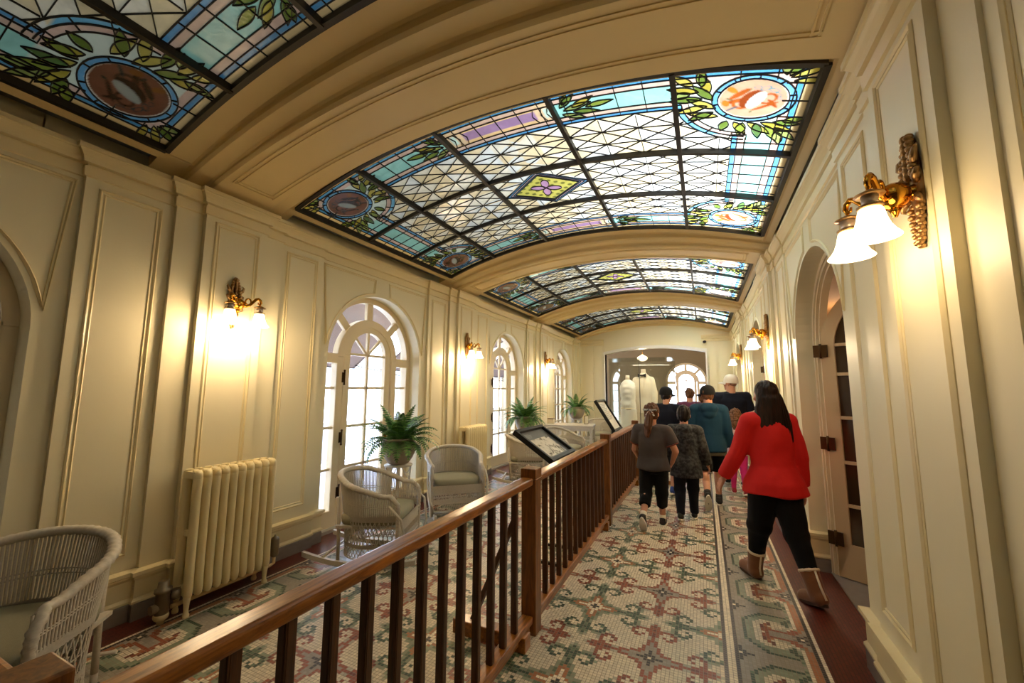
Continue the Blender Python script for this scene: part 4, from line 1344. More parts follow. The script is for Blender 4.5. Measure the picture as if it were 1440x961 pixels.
def make_stand(h):
    root = empty('plant_stand'); M = M_wick
    MB().tube([(.155 * cos(a), .155 * sin(a), h - .012) for a in [2 * pi * i / 28 for i in range(28)]], .010, 8, closed=True).lathe([(0, h - .012), (.15, h - .012), (.15, h - .002), (0, h - .002)], n=28).build('top_ring', M, root)
    MB().tube([(.13 * cos(a), .13 * sin(a), .22) for a in [2 * pi * i / 28 for i in range(28)]], .008, 6, closed=True).build('lower_ring', M, root)
    for k in range(4):
        a = pi / 4 + k * pi / 2; c, s = cos(a), sin(a)
        MB().tube([(.145 * c, .145 * s, h - .02), (.12 * c, .12 * s, h * .6), (.13 * c, .13 * s, .22), (.19 * c, .19 * s, .0)], .011, 8).build('leg', M, root)
        a2 = a + pi / 4
        pts = [(.148 * cos(a2 + d), .148 * sin(a2 + d), h - .03 - .10 * (1 - (d / .55) ** 2)) for d in [-.55 + 1.1 * i / 10 for i in range(11)]]
        MB().tube(pts, .006, 6).build('scroll', M, root)
    return root
FG, SG = 'potted ferns in front of the left windows', 'white plant stands in front of the left windows'
fern0 = None
for (x, y, h), lb, ls in (((-3.33, 3.88, .70), 'nearest and largest leafy fern in a ribbed stone pot, before the first window', 'white plant stand under the nearest fern, behind the wicker rocking chair'),
                       ((-3.33, 7.66, .73), 'fern with spreading fronds in a round pot, before the middle window', 'white plant stand under the fern before the middle window'),
                       ((-3.28, 11.2, .76), 'farthest fern with a few drooping fronds, above the wicker desk', 'white plant stand under the farthest fern')):
    if fern0 is None:
        fern0 = make_fern(); f = fern0; f.location = (x, y, h); st0 = make_stand(.70); s = st0; s.location = (x, y, 0)
        tag(f, lb, 'potted plant', FG); tag(s, ls, 'plant stand', SG)
    else:
        if y < 9: f = dup(fern0, (x, y, h), 1.3, lb)
        else:
            f = make_fern(5, 26); f.location = (x, y, h); f.scale = (1.15, 1.15, 1.1); tag(f, lb, 'potted plant', FG)
        s = dup(st0, (x, y, 0), .4, ls); s.scale = (1, 1, h / .70)

# ================================================================ cast-iron radiators
M_radi = mat('radiator_cream', (232, 216, 168), .35, noise_amt=.06, spec=.5)
M_valve = mat('tarnished_metal', (142, 126, 102), .4, .5, noise_amt=.3, noise_scale=30)
M_pipe = mat('cream_pipe', (216, 190, 140), .4)
def make_radiator(n=10, h=1.0):
    root = empty('radiator'); w = .062; dx = .065
    for i in range(n):
        y = (i - (n - 1) / 2) * w
        s = MB()
        for sx in (-1, 1):
            s.loft([(sx * dx, y, .125, .022, .012), (sx * dx, y, .14, .036, .024), (sx * dx, y, .18, .040, .0285), (sx * dx, y, .30, .036, .027), (sx * dx, y, h - .14, .036, .027), (sx * dx, y, h - .06, .040, .0285)], 16)
            s.loft([(sx * dx, y, h - .06, .040, .0285), (sx * dx * .9, y, h - .025, .044, .0275), (sx * dx * .75, y, h - .006, .035, .022), (sx * dx * .5, y, h, .02, .010)], 16)
        s.box((0, y, h - .04), (.15, .052, .05)); s.box((0, y, .17), (.14, .050, .05)); s.box((0, y, .55), (.07, .02, .04))
        s.build('column', M_radi, root, bevel=.010, seg=2)
    for e in (-1, 1):
        for sx in (-1, 1):
            y = e * (n - 1) / 2 * w
            MB().loft([(sx * dx * 1.05, y, 0, .020, .019), (sx * dx * 1.05, y, .015, .022, .021), (sx * dx, y, .035, .015, .014), (sx * dx, y, .09, .020, .018), (sx * dx, y, .16, .036, .026)], 14).build('foot', M_radi, root)
    ye = (n / 2) * w
    v = MB(); v.tube([(0, -ye + .02, .17), (0, -ye - .06, .17)], .026, 12); v.lathe([(.03, .05), (.04, .06), (.04, .20), (.05, .205), (.05, .225), (.035, .235), (.03, .27), (.02, .28)], c=(0, -ye - .085, 0), n=16)
    v.tube([(0, -ye - .06, .11), (.0, -ye - .15, .11)], .03, 12); v.lathe([(.028, -.03), (.034, 0), (.028, .03)], c=(.02, -ye - .02, .17), n=12)
    v.build('valve', M_valve, root)
    MB().tube([(0, -ye - .085, 0), (0, -ye - .085, .06)], .022, 10).ell((0.0, -ye - .085, .05), (.045, .045, .035)).build('pipe', M_pipe, root)
    v = MB(); v.lathe([(.02, .16), (.03, .17), (.034, .18), (.034, .30), (.028, .315), (.012, .325), (.006, .34)], c=(0.02, ye + .075, 0), n=16); v.build('air_vent', M_valve, root)
    MB().tube([(0.02, ye + .075, .17), (.02, ye + .075, .11), (.01, ye + .05, .095), (0, ye - .04, .09), (0, -ye - .03, .085)], .014, 10).build('pipe', M_pipe, root)
    return root
RG = 'cream column radiators against the left wall piers'
r0 = make_radiator(); r0.location = (-3.405, YP + .01, 0)
tag(r0, 'nearest cream cast-iron column radiator, below the large lit wall lamp', 'radiator', RG)
dup(r0, (-3.405, YP + PER - .02, 0), 0, 'cream column radiator behind the rocking chair with the sage cushion')
dup(r0, (-3.405, 12.3, 0), 0, 'farthest cream radiator, by the end wall behind the last fern')

# ================================================================ framed reading signs on black stands
M_page = NT('photo_sheet')
p = M_page.n('ShaderNodeBsdfPrincipled'); p.inputs['Roughness'].default_value = .25
co = M_page.n('ShaderNodeTexCoord'); nz = M_page.n('ShaderNodeTexNoise'); nz.inputs['Scale'].default_value = 9; nz.inputs['Detail'].default_value = 5; nz.inputs['Distortion'].default_value = 1.5
rp = M_page.n('ShaderNodeValToRGB'); rp.color_ramp.elements[0].color = lin((92, 84, 74)); rp.color_ramp.elements[1].color = lin((222, 212, 192)); rp.color_ramp.elements[0].position = .36; rp.color_ramp.elements[1].position = .52
M_page.l(co.outputs['Object'], nz.inputs[0]); M_page.l(nz.outputs[0], rp.inputs[0]); M_page.l(rp.outputs[0], p.inputs['Base Color']); M_page.l(p.outputs[0], M_page.out.inputs[0]); M_page = M_page.m
M_greypanel = mat('grey_sheet', (84, 84, 80), .3); M_white = mat('white_sheet', (236, 230, 216), .3); M_ink = mat('ink', (60, 56, 52), .6)
def make_sign(kind):
    """long side along y, tilted towards the corridor (+x)"""
    root = empty('reading_sign'); w, d, tl = (.70, .46, radians(33)) if kind == 0 else (.62, .56, radians(58))
    def up(a, y, h=0):   # a along the slope from the low edge
        return Vector((-a * cos(tl) + h * sin(tl) + .03, y, .935 + a * sin(tl) + h * cos(tl)))
    def slab(mb, a0, a1, y0, y1, h0, h1):
        vs = [up(a, y, h) for a in (a0, a1) for y in (y0, y1) for h in (h0, h1)]
        mb.add(vs, [(0, 1, 3, 2), (4, 6, 7, 5), (0, 4, 5, 1), (2, 3, 7, 6), (0, 2, 6, 4), (1, 5, 7, 3)])
    f = MB()
    slab(f, 0, .035, -w / 2, w / 2, -.02, .028); slab(f, d - .035, d, -w / 2, w / 2, -.02, .028); slab(f, .035, d - .035, -w / 2, -w / 2 + .035, -.02, .028); slab(f, .035, d - .035, w / 2 - .035, w / 2, -.02, .028)
    slab(f, 0.02, d - .02, -w / 2 + .02, w / 2 - .02, -.018, -.006)
    f.build('frame', M_black, root)
    if kind == 0:
        q = MB(); slab(q, .035, d - .035, -w / 2 + .035, w / 2 - .035, -.006, 0); q.build('backing_sheet', M_greypanel, root)
        q = MB(); slab(q, .06, d - .15, -w / 2 + .06, .22, 0, .002); q.build('photograph', M_page, root)
        q = MB()
        for i in range(5): slab(q, d - .075 - i * .012, d - .070 - i * .012, -w / 2 + .07 + .01 * (i % 3), -w / 2 + .22 + .015 * ((i * 7) % 4), 0, .0012)
        q.build('text_lines', mat('pale_ink', (150, 150, 144), .6), root)
    else:
        q = MB(); slab(q, .035, d - .035, -w / 2 + .035, w / 2 - .035, -.006, 0); q.build('page', M_white, root)
        q = MB()
        for i in range(16): slab(q, d - .085 - i * .018, d - .080 - i * .018, -w / 2 + .09, w / 2 - .10 - .03 * ((i * 5) % 4), 0, .0012)
        q.build('text_lines', M_ink, root)
    for y in (-.20, .22):
        MB().tube([(-.02, y, .02), (-.02, y, .955)], .016, 10).build('pole', M_black, root)
        MB().box((-.04, y, .015), (.36, .035, .028)).build('foot', M_black, root, bevel=.004)
    MB().box((-.02, .01, .33), (.02, .42, .03)).build('crossbar', M_black, root)
    return root
s = make_sign(0); s.location = (-1.29, 3.86, 0); tag(s, 'black framed sign with a grey sheet and pale photograph, behind the middle railing', 'sign', 'framed reading signs behind the railing')
s = make_sign(1); s.location = (-1.31, 6.72, 0); s.rotation_euler = (0, 0, radians(0)); tag(s, 'black framed sign with a white printed page, behind the farthest railing section', 'sign', 'framed reading signs behind the railing')

# ================================================================ wall lamps
t = NT('lit_glass_shade'); e = t.n('ShaderNodeEmission'); e.inputs['Color'].default_value = (1, .74, .42, 1); e.inputs['Strength'].default_value = SHADE_E
t.l(e.outputs[0], t.out.inputs[0]); M_shade = t.m
M_gold = mat('polished_brass', (212, 150, 52), .12, 1.0)
M_ornate = mat('antique_brass', (186, 146, 96), .34, .9, noise_amt=.5, noise_scale=60, bump=.4, bump_scale=120)
M_sock = mat('socket_collar', (206, 188, 170), .3, .4)
def make_sconce():
    """+x points out of the wall, y along it"""
    root = empty('wall_lamp')
    bp_ = MB(); r = random.Random(4)
    bp_.loft([(.004, 0, -.19, .006, .010), (.005, 0, -.14, .008, .020), (.006, 0, -.06, .012, .034), (.008, 0, 0, .018, .050), (.006, 0, .06, .014, .040), (.005, 0, .14, .010, .026), (.004, 0, .21, .006, .008)], 16)
    for k in range(15):
        q = k / 14; z = .05 + .17 * q; w = .036 * (1 - q) ** .7 + .004
        for s in (-1, 1): bp_.ell((.016 + .008 * (1 - q) + .006 * (k % 2), s * (w + .004 * (k % 2)), z), (.015, .016 - .006 * q, .015 - .004 * q), 10, 8)
        if k % 2: bp_.ell((.030, 0, z), (.014, .013, .019), 10, 8)
    for k in range(13):
        q = k / 12; z = -.05 - .155 * q; w = .030 * (1 - q) ** .8 + .003
        for s in (-1, 1): bp_.ell((.012 + .007 * (k % 2), s * (w + .004 * (k % 2)), z), (.013, .014 - .005 * q, .013 - .003 * q), 10, 8)
    for s in (-1, 1):     # acanthus leaves curling out at the sides
        for z0, a in ((.03, .6), (-.02, -.5), (.09, .9)):
            bp_.tube([(.02, s * .03, z0), (.03, s * .055, z0 + .03 * a), (.028, s * .066, z0 + .06 * a), (.018, s * .058, z0 + .08 * a)], [.010, .013, .009, .003], 8)
    bp_.build('back_plate', M_ornate, root)
    MB().ell((.075, 0, -.005), (.05, .052, .052), 24, 16).lathe([(.030, 0), (.034, .01), (.026, .02), (.022, .05)], M=Matrix.Rotation(pi / 2, 3, 'Y'), c=(.01, 0, 0), n=16).lathe([(.006, -.085), (.012, -.07), (.02, -.055), (.008, -.05)], c=(.075, 0, 0), n=12).build('ball_boss', M_gold, root)
    for s in (-1, 1):
        ux, uy = .50, s * .60
        def P(d, z): return (.085 + ux * d, uy * d, z)
        ar = MB()
        ar.tube([P(.03, -.01), P(.07, -.022), P(.10, -.012), P(.13, .018), P(.155, .042), P(.178, .048), P(.198, .036), P(.205, .014), P(.196, -.002), P(.180, .002), P(.176, .018)], [.012, .012, .011, .012, .013, .013, .012, .010, .008, .006, .004], 10)
        ar.tube([P(.085 + .026 * cos(a), .018 + .026 * sin(a)) for a in [2 * pi * i / 16 for i in range(16)]], .007, 8, closed=True)
        ar.tube([P(.198, .03), P(.198, -.03)], .007, 8)
        arm = ar.build('arm', M_gold, root)
        c = P(.198, 0)
        MB().lathe([(.012, -.012), (.044, -.028), (.046, -.032), (.018, -.034)], c=(c[0], c[1], 0), n=18).lathe([(.033, -.082), (.040, -.078), (.040, -.072), (.026, -.070)], c=(c[0], c[1], 0), n=18).build('canopy_ring', M_ornate, arm)
        MB().lathe([(.024, -.072), (.026, -.034)], c=(c[0], c[1], 0), n=16).build('socket', M_sock, arm)
        MB().lathe([(.030, -.080), (.036, -.088), (.040, -.105), (.044, -.125), (.052, -.150), (.064, -.172), (.074, -.184), (.078, -.190), (.076, -.192), (.062, -.176), (.048, -.152), (.038, -.118)], c=(c[0], c[1], 0), n=28).build('shade', M_shade, root)
        MB().lathe([(.004, -.172), (.018, -.165), (.026, -.145), (.020, -.115), (.012, -.09)], c=(c[0], c[1], 0), n=14).build('bulb', M_shade, root)
    return root
LG = 'twin-arm brass wall lamps'
lamps = [((XC - SIDE[-1][0], YP, 2.30), 0, 'nearest brass wall lamp on the left wall, above the nearest radiator'), ((XC - SIDE[-1][0], YP + PER, 2.30), 0, 'brass wall lamp on the left wall between the nearest and middle windows'),
         ((XC - SIDE[-1][0], YP + 2 * PER, 2.30), 0, 'farthest brass wall lamp on the left wall, between the middle and last windows'),
         ((XC + SIDE[1][0], YP - .10, 2.33), pi, 'largest brass wall lamp, close up on the right wall pilaster'), ((XC + SIDE[1][0], YP + PER, 2.30), pi, 'brass wall lamp on the right wall just beyond the open doorway'),
         ((XC + SIDE[1][0], YP + 2 * PER, 2.30), pi, 'smallest, farthest brass wall lamp on the right wall, above the man in the white cap')]
lp = make_sconce(); tag(lp, lamps[0][2], 'wall lamp', LG); lp.location = lamps[0][0]
for loc, a, lb in lamps[1:]: dup(lp, loc, a, lb)

# ================================================================ small fittings
root = empty('security_camera', (.10, Y1 - .03, 2.985)); tag(root, 'small black security camera under the cornice at the right of the end wall', 'camera')
MB().lathe([(.03, 0), (.035, .03), (.03, .05)], M=Matrix.Rotation(pi / 2, 3, 'X'), n=16).build('mount', M_black, root)
MB().tube([(0, -.05, .0), (-.02, -.16, -.02)], .04, 14).build('housing', M_black, root)
for (x, y), lb in (((XC - SIDE[-1][3] + .028, 4.83), 'small grey socket plate low on the left wall beyond the nearest window'), ((XC - SIDE[-1][3] + .028, 8.56), 'small grey socket plate low on the left wall beyond the middle window')):
    pass

# ================================================================ glass case with two dressed forms
M_case = NT('case_glass'); g1 = M_case.n('ShaderNodeBsdfTransparent'); g1.inputs['Color'].default_value = (.93, .95, .93, 1); g2 = M_case.n('ShaderNodeBsdfGlossy'); g2.inputs['Roughness'].default_value = .02
fr = facing_mix(M_case, .025, .5); mx = M_case.n('ShaderNodeMixShader')
M_case.l(fr.outputs[0], mx.inputs[0]); M_case.l(g1.outputs[0], mx.inputs[1]); M_case.l(g2.outputs[0], mx.inputs[2]); M_case.l(mx.outputs[0], M_case.out.inputs[0]); M_case = M_case.m
cx0, cx1, cy0, cy1, ct = -1.80, -.56, 8.62, 9.86, 2.24
root = empty('glass_case', ((cx0 + cx1) / 2, (cy0 + cy1) / 2, 0)); tag(root, 'tall glass display case on a low black plinth in front of the lobby arch', 'display case')
w, dd = (cx1 - cx0) / 2, (cy1 - cy0) / 2
MB().b2((-w - .03, -dd - .03, 0), (w + .03, dd + .03, .30)).build('plinth', M_black, root, bevel=.006)
for a, b in (((-w, -dd, .3), (-.004, -dd + .008, ct)), ((.004, -dd, .3), (w, -dd + .008, ct)), ((-w, dd - .008, .3), (w, dd, ct)), ((-w, -dd + .01, .3), (-w + .008, dd - .01, ct)), ((w - .008, -dd + .01, .3), (w, dd - .01, ct)), ((-w, -dd, ct), (w, dd, ct + .008))):
    MB().b2(a, b).build('glass_panel', M_case, root)
MB().b2((-.006, -dd - .003, .3), (.006, -dd + .012, ct + .01)).build('seam', mat('dark_seam', (60, 52, 44), .4), root)
M_suit = mat('ivory_cloth', (232, 222, 204), .8, noise_amt=.06, noise_scale=30, bump=.25, bump_scale=200)
M_lace = mat('white_lace', (236, 230, 220), .8, noise_amt=.14, noise_scale=70, bump=.5, bump_scale=120)
M_bow = mat('black_satin', (14, 14, 16), .35)
M_form = mat('form_linen', (220, 206, 184), .8)
# dinner jacket on a form
root = empty('dressed_form', (-1.20, 9.42, .30), radians(-8)); tag(root, 'headless form in an ivory dinner suit with black bow tie, inside the glass case', 'mannequin', 'dressed forms in the glass case')
b = MB(); b.loft([(0, 0, 1.62, .05, .05), (0, 0, 1.70, .052, .055), (0, 0, 1.745, .05, .05)], 18); b.loft([(0, 0, 0, .16, .16), (0, 0, .02, .16, .16)], 24); b.tube([(0, 0, .02), (0, 0, .8)], .018, 8)
b.build('form', M_form, root)
b = MB(); b.loft([(0, 0, .76, .20, .135), (0, 0, .90, .195, .125), (0, 0, 1.10, .185, .115), (0, 0, 1.30, .205, .13), (0, 0, 1.45, .215, .125), (0, 0, 1.56, .16, .095), (0, 0, 1.63, .075, .07), (0, 0, 1.66, .06, .06)], 28)
for s in (-1, 1):
    b.cone((s * .165, 0, 1.50), (s * .235, 0, 1.22), .078, .064); b.cone((s * .235, 0, 1.22), (s * .245, -.05, .90), .064, .050)
skin(b, 'jacket', M_suit, root, .012, 4, wr=(.010, 5, 5, 4, 2))
b = MB()
for s in (-1, 1):
    b.prism([(s * .012, -.128), (s * .055, -.122), (s * .095, -.112), (s * .045, -.128)][::s], lambda a, c: (a, c - .012, 1.18 if abs(a) < .03 else (1.56 if abs(a) > .09 else 1.5)), lambda a, c: (a, c, 1.18 if abs(a) < .03 else (1.56 if abs(a) > .09 else 1.5)))
b.build('lapel', M_suit, root)
b = MB()
for s in (-1, 1): b.loft([(s * .008, -.112, 1.578, .004, .010), (s * .008, -.112, 1.60, .004, .01)], 8); b.prism([(0, -.008), (s * .088, -.042), (s * .088, .042), (0, .008)][::s], lambda a, c: (a, -.145, 1.60 + c), lambda a, c: (a, -.112, 1.60 + c))
b.ell((0, -.135, 1.60), (.018, .018, .020), 10, 8); b.build('bow_tie', M_bow, root)
b = MB()
for s in (-1, 1): b.loft([(s * .085, 0, .02, .085, .10), (s * .085, 0, .40, .088, .10), (s * .08, 0, .80, .10, .12)], 18)
skin(b, 'trousers', M_suit, root, .014, 3, wr=(.01, 6, 6, 3, 5))
# lace dress on a form
root = empty('dressed_form', (-1.50, 9.12, .30), radians(5)); tag(root, 'headless form in a sleeveless white lace dress, inside the glass case', 'mannequin', 'dressed forms in the glass case')
b = MB(); b.loft([(0, 0, 1.50, .045, .045), (0, 0, 1.58, .043, .045), (0, 0, 1.60, .04, .04)], 16); b.loft([(0, 0, 0, .15, .15), (0, 0, .02, .15, .15)], 24); b.tube([(0, 0, .02), (0, 0, .6)], .016, 8); b.build('form', M_form, root)
b = MB(); b.loft([(0, 0, .86, .165, .125), (0, 0, .96, .16, .12), (0, 0, 1.08, .15, .11), (0, 0, 1.22, .165, .125), (0, 0, 1.33, .17, .12), (0, 0, 1.42, .15, .09), (0, 0, 1.50, .07, .06)], 26)
skin(b, 'bodice', M_lace, root, .012, 3, wr=(.012, 9, 9, 12, 1))
MB().loft([(0, 0, .855, .163, .122), (0, 0, .895, .163, .122)], 26).build('sash', mat('cream_sash', (214, 196, 160), .6), root)
b = MB(); b.loft([(0, 0, .03, .25, .23), (0, 0, .30, .20, .18), (0, 0, .60, .175, .145), (0, 0, .87, .162, .12)], 26)
skin(b, 'skirt', M_lace, root, .014, 3, wr=(.018, 9, 9, 3, 4))

# ================================================================ lobby pendant, picture
root = empty('pendant_lamp', (-1.98, 15.4, 3.35)); tag(root, 'pendant bowl lamp glowing in the lobby beyond the arch', 'pendant lamp')
MB().lathe([(.0, 0), (.06, -.005), (.05, -.03), (.0, -.035)], n=20).tube([(0, 0, -.03), (0, 0, -.50)], .008, 8).build('rod', M_brass, root)
MB().lathe([(.02, -.49), (.03, -.5), (.19, -.60), (.195, -.61), (.15, -.68), (.06, -.725), (.0, -.735)], n=32).build('bowl', M_shade2, root)
MB().lathe([(.197, -.60), (.205, -.607), (.197, -.615)], n=32).build('rim', M_brass, root)
# ================================================================ people
def cloth(name, c, amt=.15, sc=25, rough=.85, **k): return mat(name, c, rough, noise_amt=amt, noise_scale=sc, bump=.25, bump_scale=160, sheen=.03, spec=.25, **k)
M_skin = mat('skin', (206, 150, 122), .5, noise_amt=.08, noise_scale=18, sss=.12)
M_eye = mat('eye_white', (236, 232, 226), .2); M_iris = mat('iris', (60, 40, 28), .2)
M_sole = mat('shoe_sole', (222, 218, 208), .6)

def xf(mb, M, off=(0, 0, 0)):
    off = Vector(off); mb.v = [tuple(M @ (Vector(v) - off) + off) for v in mb.v]
    return mb

def person(label, H, loc, rz, legs, arms, sp, kid=False, bw=1.0, head_yaw=0.0, head_pitch=0.0, lean=0.0, voxel=.0075, group=None):
    """legs / arms: ((swing, bend[, foot pitch]), ...) left then right, degrees; sp: clothes"""
    root = empty('person', loc, radians(rz)); tag(root, label, 'person', group)
    hh = (.160 if kid else .134) * H
    chin = H - hh
    zs = chin - (.050 if kid else .056) * H
    zh = (.485 if kid else .515) * H
    sw = (.098 if kid else .104) * H * bw; hw = .050 * H * bw * sp.get('hw', 1.0)
    # ---- skeleton
    J = {}
    L1, L2 = (zh - .045 * H) * .51, (zh - .045 * H) * .49
    feet = []
    for k, sx in enumerate((-1, 1)):
        sw_, kb, fp = (list(legs[k]) + [0])[:3]
        a, b = radians(sw_), radians(sw_ - kb)
        hip = Vector((sx * hw, 0, zh)); kn = hip + Vector((sx * .004 * H, sin(a), -cos(a))) * L1; an = kn + Vector((0, sin(b), -cos(b))) * L2
        J[k] = [hip, kn, an, radians(fp)]
    drop = min(J[k][2].z - .045 * H - max(0, sin(-J[k][3])) * .12 * H * 0 for k in (0, 1))
    dz = Vector((0, 0, -drop))
    for k in (0, 1): J[k][:3] = [p + dz for p in J[k][:3]]
    zs += dz.z; zh += dz.z; chin += dz.z
    ly = sin(radians(lean)); top_off = Vector((0, ly * (zs - zh), 0))
    A = {}
    for k, sx in enumerate((-1, 1)):
        swg, abd, eb = arms[k][:3]; inw = arms[k][3] if len(arms[k]) > 3 else 0
        u, f = .178 * H, .150 * H
        sh = Vector((sx * sw, 0, zs - .012 * H)) + top_off
        d1 = Vector((sx * sin(radians(abd)), sin(radians(swg)) * cos(radians(abd)), -cos(radians(swg)) * cos(radians(abd))))
        el = sh + d1.normalized() * u
        d2 = Vector((sx * sin(radians(abd - inw)), sin(radians(swg + eb)) * cos(radians(abd)), -cos(radians(swg + eb)) * cos(radians(abd)))).normalized()
        wr = el + d2 * f
        A[k] = (sh, el, wr, d2)
    # ---- body: one continuous skin
    b = MB()
    def ring(z, rx, ry, y=0): return (0, y + ly * (z - zh), z, rx * H * bw, ry * H * bw)
    T = [(zh - .05 * H, .070, .060), (zh, .094, .070), (zh + .05 * H, .088, .064), (zh + .11 * H, .080, .056), (zs - .10 * H, .092, .064), (zs - .04 * H, .098, .060), (zs + .005 * H, .078, .046), (zs + .03 * H, .042, .038)]
    b.loft([ring(*q) for q in T], 24)
    hd = MB()
    h = hh; hb = Vector((0, top_off.y + .012 * H, chin))
    def hp(x, y, z): return (hb.x + x * h, hb.y + y * h, hb.z + z * h)
    hd.ell(hp(0, -.02, .60), (.335 * h, .405 * h, .40 * h), 22, 16); hd.ell(hp(0, .12, .27), (.235 * h, .25 * h, .265 * h), 18, 12)
    hd.cone(hp(0, .37, .52), hp(0, .43, .37), .026 * h, .055 * h); hd.ell(hp(0, .345, .585), (.20 * h, .05 * h, .035 * h))
    hd.ell(hp(0, .35, .205), (.085 * h, .03 * h, .022 * h)); hd.ell(hp(0, .34, .165), (.075 * h, .03 * h, .022 * h)); hd.ell(hp(0, .29, .05), (.09 * h, .06 * h, .06 * h))
    for sx in (-1, 1):
        hd.ell(hp(sx * .345, -.03, .45), (.03 * h, .075 * h, .125 * h)); hd.ell(hp(sx * .19, .25, .36), (.10 * h, .09 * h, .09 * h))
    MH = Matrix.Rotation(radians(head_yaw), 3, 'Z') @ Matrix.Rotation(radians(head_pitch), 3, 'X')
    xf(hd, MH, hp(0, -.05, .2))
    b.v, b_base = b.v, len(b.v)
    b.f += [tuple(i + b_base for i in f) for f in hd.f]; b.v += hd.v; b.mi += hd.mi; b.sm += hd.sm
    b.cone((0, top_off.y - .005 * H, zs - .005 * H), hp(0, -.10, .25), .036 * H * bw, .033 * H * bw)
    for k in (0, 1):
        sx = (-1, 1)[k]
        hip, kn, an, fp = J[k]
        cv_ = .86 if sp['bottom'][0] != 'short' else 1.0
        b.cone(hip, kn, .054 * H * bw, .034 * H * bw * cv_); b.cone(kn, an, .033 * H * bw * cv_, .021 * H * bw)
        mid = kn.lerp(an, .32) + Vector((0, -.010 * H, 0)); b.ell(mid, (.030 * H * bw * cv_, .032 * H * bw * cv_, .062 * H))
        ft = Vector((0, cos(fp), sin(fp))); b.cone(an + Vector((0, 0, -.018 * H)), an + ft * .085 * H + Vector((0, 0, -.028 * H)), .022 * H, .016 * H)
        sh, el, wr, d = A[k]
        b.cone(sh, el, .031 * H * bw, .024 * H * bw); b.cone(el, wr, .024 * H * bw, .0155 * H * bw)
        b.cone((0, top_off.y, zs - .01 * H), sh, .04 * H, .034 * H * bw)
        # hand: palm, four fingers of different length, thumb from the side of the palm
        hl = .100 * H
        fwd = Vector((0, 1, 0)); fwd = (fwd - d * fwd.dot(d))
        fwd = fwd.normalized() if fwd.length > .2 else Vector((0, 0, 1))
        nrm = d.cross(fwd).normalized() * sx      # towards the body side
        pc = wr + d * hl * .12
        pe = wr + d * hl * .48
        for q in (-.6, 0, .6): b.cone(pc + fwd * q * hl * .16, pe + fwd * q * hl * .22, hl * .085, hl * .085, 10)
        curl = arms[k][4] if len(arms[k]) > 4 else 28
        for q, ln in ((-1.5, .34), (-.5, .42), (.5, .45), (1.5, .41)):
            p0 = pe + fwd * q * hl * .125; dd = d.copy(); rr = hl * .052
            for sg, fr in enumerate((.42, .32, .26)):
                an_ = radians(curl * (.5 + .5 * sg)); dd = (dd * cos(an_) - nrm * sin(an_)).normalized()
                p1 = p0 + dd * hl * ln * fr * 1.15; b.cone(p0, p1, rr, rr * .90, 9); p0 = p1; rr *= .9
        t0 = wr + d * hl * .16 + fwd * hl * .16; t1 = t0 + (d * .55 + fwd * .75 - nrm * .25).normalized() * hl * .24; t2 = t1 + (d * .9 + fwd * .2 - nrm * .3).normalized() * hl * .20
        b.cone(t0, t1, hl * .075, hl * .062, 9); b.cone(t1, t2, hl * .060, hl * .050, 9)
    body = skin(b, 'body', sp.get('skin', M_skin), root, voxel, 3)
    for sx in (-1, 1):
        e = MB(); c = MH @ (Vector(hp(sx * .135, .325, .50)) - Vector(hp(0, -.05, .2))) + Vector(hp(0, -.05, .2)); f2 = MH @ Vector((0, 1, 0))
        e.ell(c, (.052 * h,) * 3, 12, 8); e.ell(c + f2 * .035 * h, (.024 * h,) * 3, 10, 8, mi=1); e.build('eye', [M_eye, M_iris], root)
    # ---- clothes
    def cyl_leg(mb, k, r0, r1, r2, z_end):
        hip, kn, an, fp = J[k]
        mb.cone(hip + Vector((0, 0, .0)), kn, r0, r1)
        if z_end < kn.z:
            e = kn.lerp(an, min(1, (kn.z - z_end) / max(kn.z - an.z, 1e-4)))
            n = 6; pts = [kn.lerp(e, i / n) for i in range(n + 1)]; mb.tube([kn + Vector((0, 0, .01))] + pts[1:], [r1 + (r2 - r1) * i / n for i in range(n + 1)], 16)
    bt = sp['bottom']; lw = sp.get('lw', 1.0)
    m = MB()
    if bt[0] == 'short':
        m.loft([ring(zh - .06 * H, .09, .076), ring(zh, .104, .080), ring(zh + .06 * H, .094, .070)], 24)
        for k in (0, 1):
            hip, kn, an, fp = J[k]; e = hip.lerp(kn, bt[2]); m.tube([hip + Vector((0, 0, .02)), hip.lerp(e, .5), e], [.062 * H * bw, .060 * H * bw, .062 * H * bw], 20)
            m.loft([(hip.x, hip.y, hip.z - .03, .05, .06), (hip.x, hip.y, hip.z + .03, .05, .06)], 12)
    else:
        m.loft([ring(zh - .055 * H, .084 * min(lw, 1.12), .070 * min(lw, 1.12)), ring(zh, .100 * min(lw, 1.1), .077 * min(lw, 1.1)), ring(zh + .06 * H, .092, .069)], 24)
        for k in (0, 1):
            kn = J[k][1]; an = J[k][2]
            ze = an.z + .00 if bt[0] == 'long' else kn.z - (kn.z - an.z) * bt[2]
            f_ = bt[3] if len(bt) > 3 else 1.0
            cyl_leg(m, k, .060 * H * bw * lw, .041 * H * bw * f_ * lw, .030 * H * bw * f_ * (1.28 if bt[0] == 'capri' else 1), ze); m.ell(kn, (.046 * H * bw * f_ * lw,) * 3)
            mid = kn.lerp(an, .32) + Vector((0, -.010 * H, 0)); m.ell(mid, (.036 * H * bw, .038 * H * bw, .06 * H)) if bt[0] == 'long' or bt[2] > .5 else None
    skin(m, bt[4] if len(bt) > 4 else ('shorts' if bt[0] == 'short' else 'trousers'), bt[1], root, .011, 4, wr=(.010, 9, 9, 5, H))
    tp = sp['top']      # (kind, material, hem z, sleeve fraction, looseness, flare)
    o = tp[4]; fl = tp[5] if len(tp) > 5 else 0.0
    m = MB(); zb = tp[2] * H + dz.z
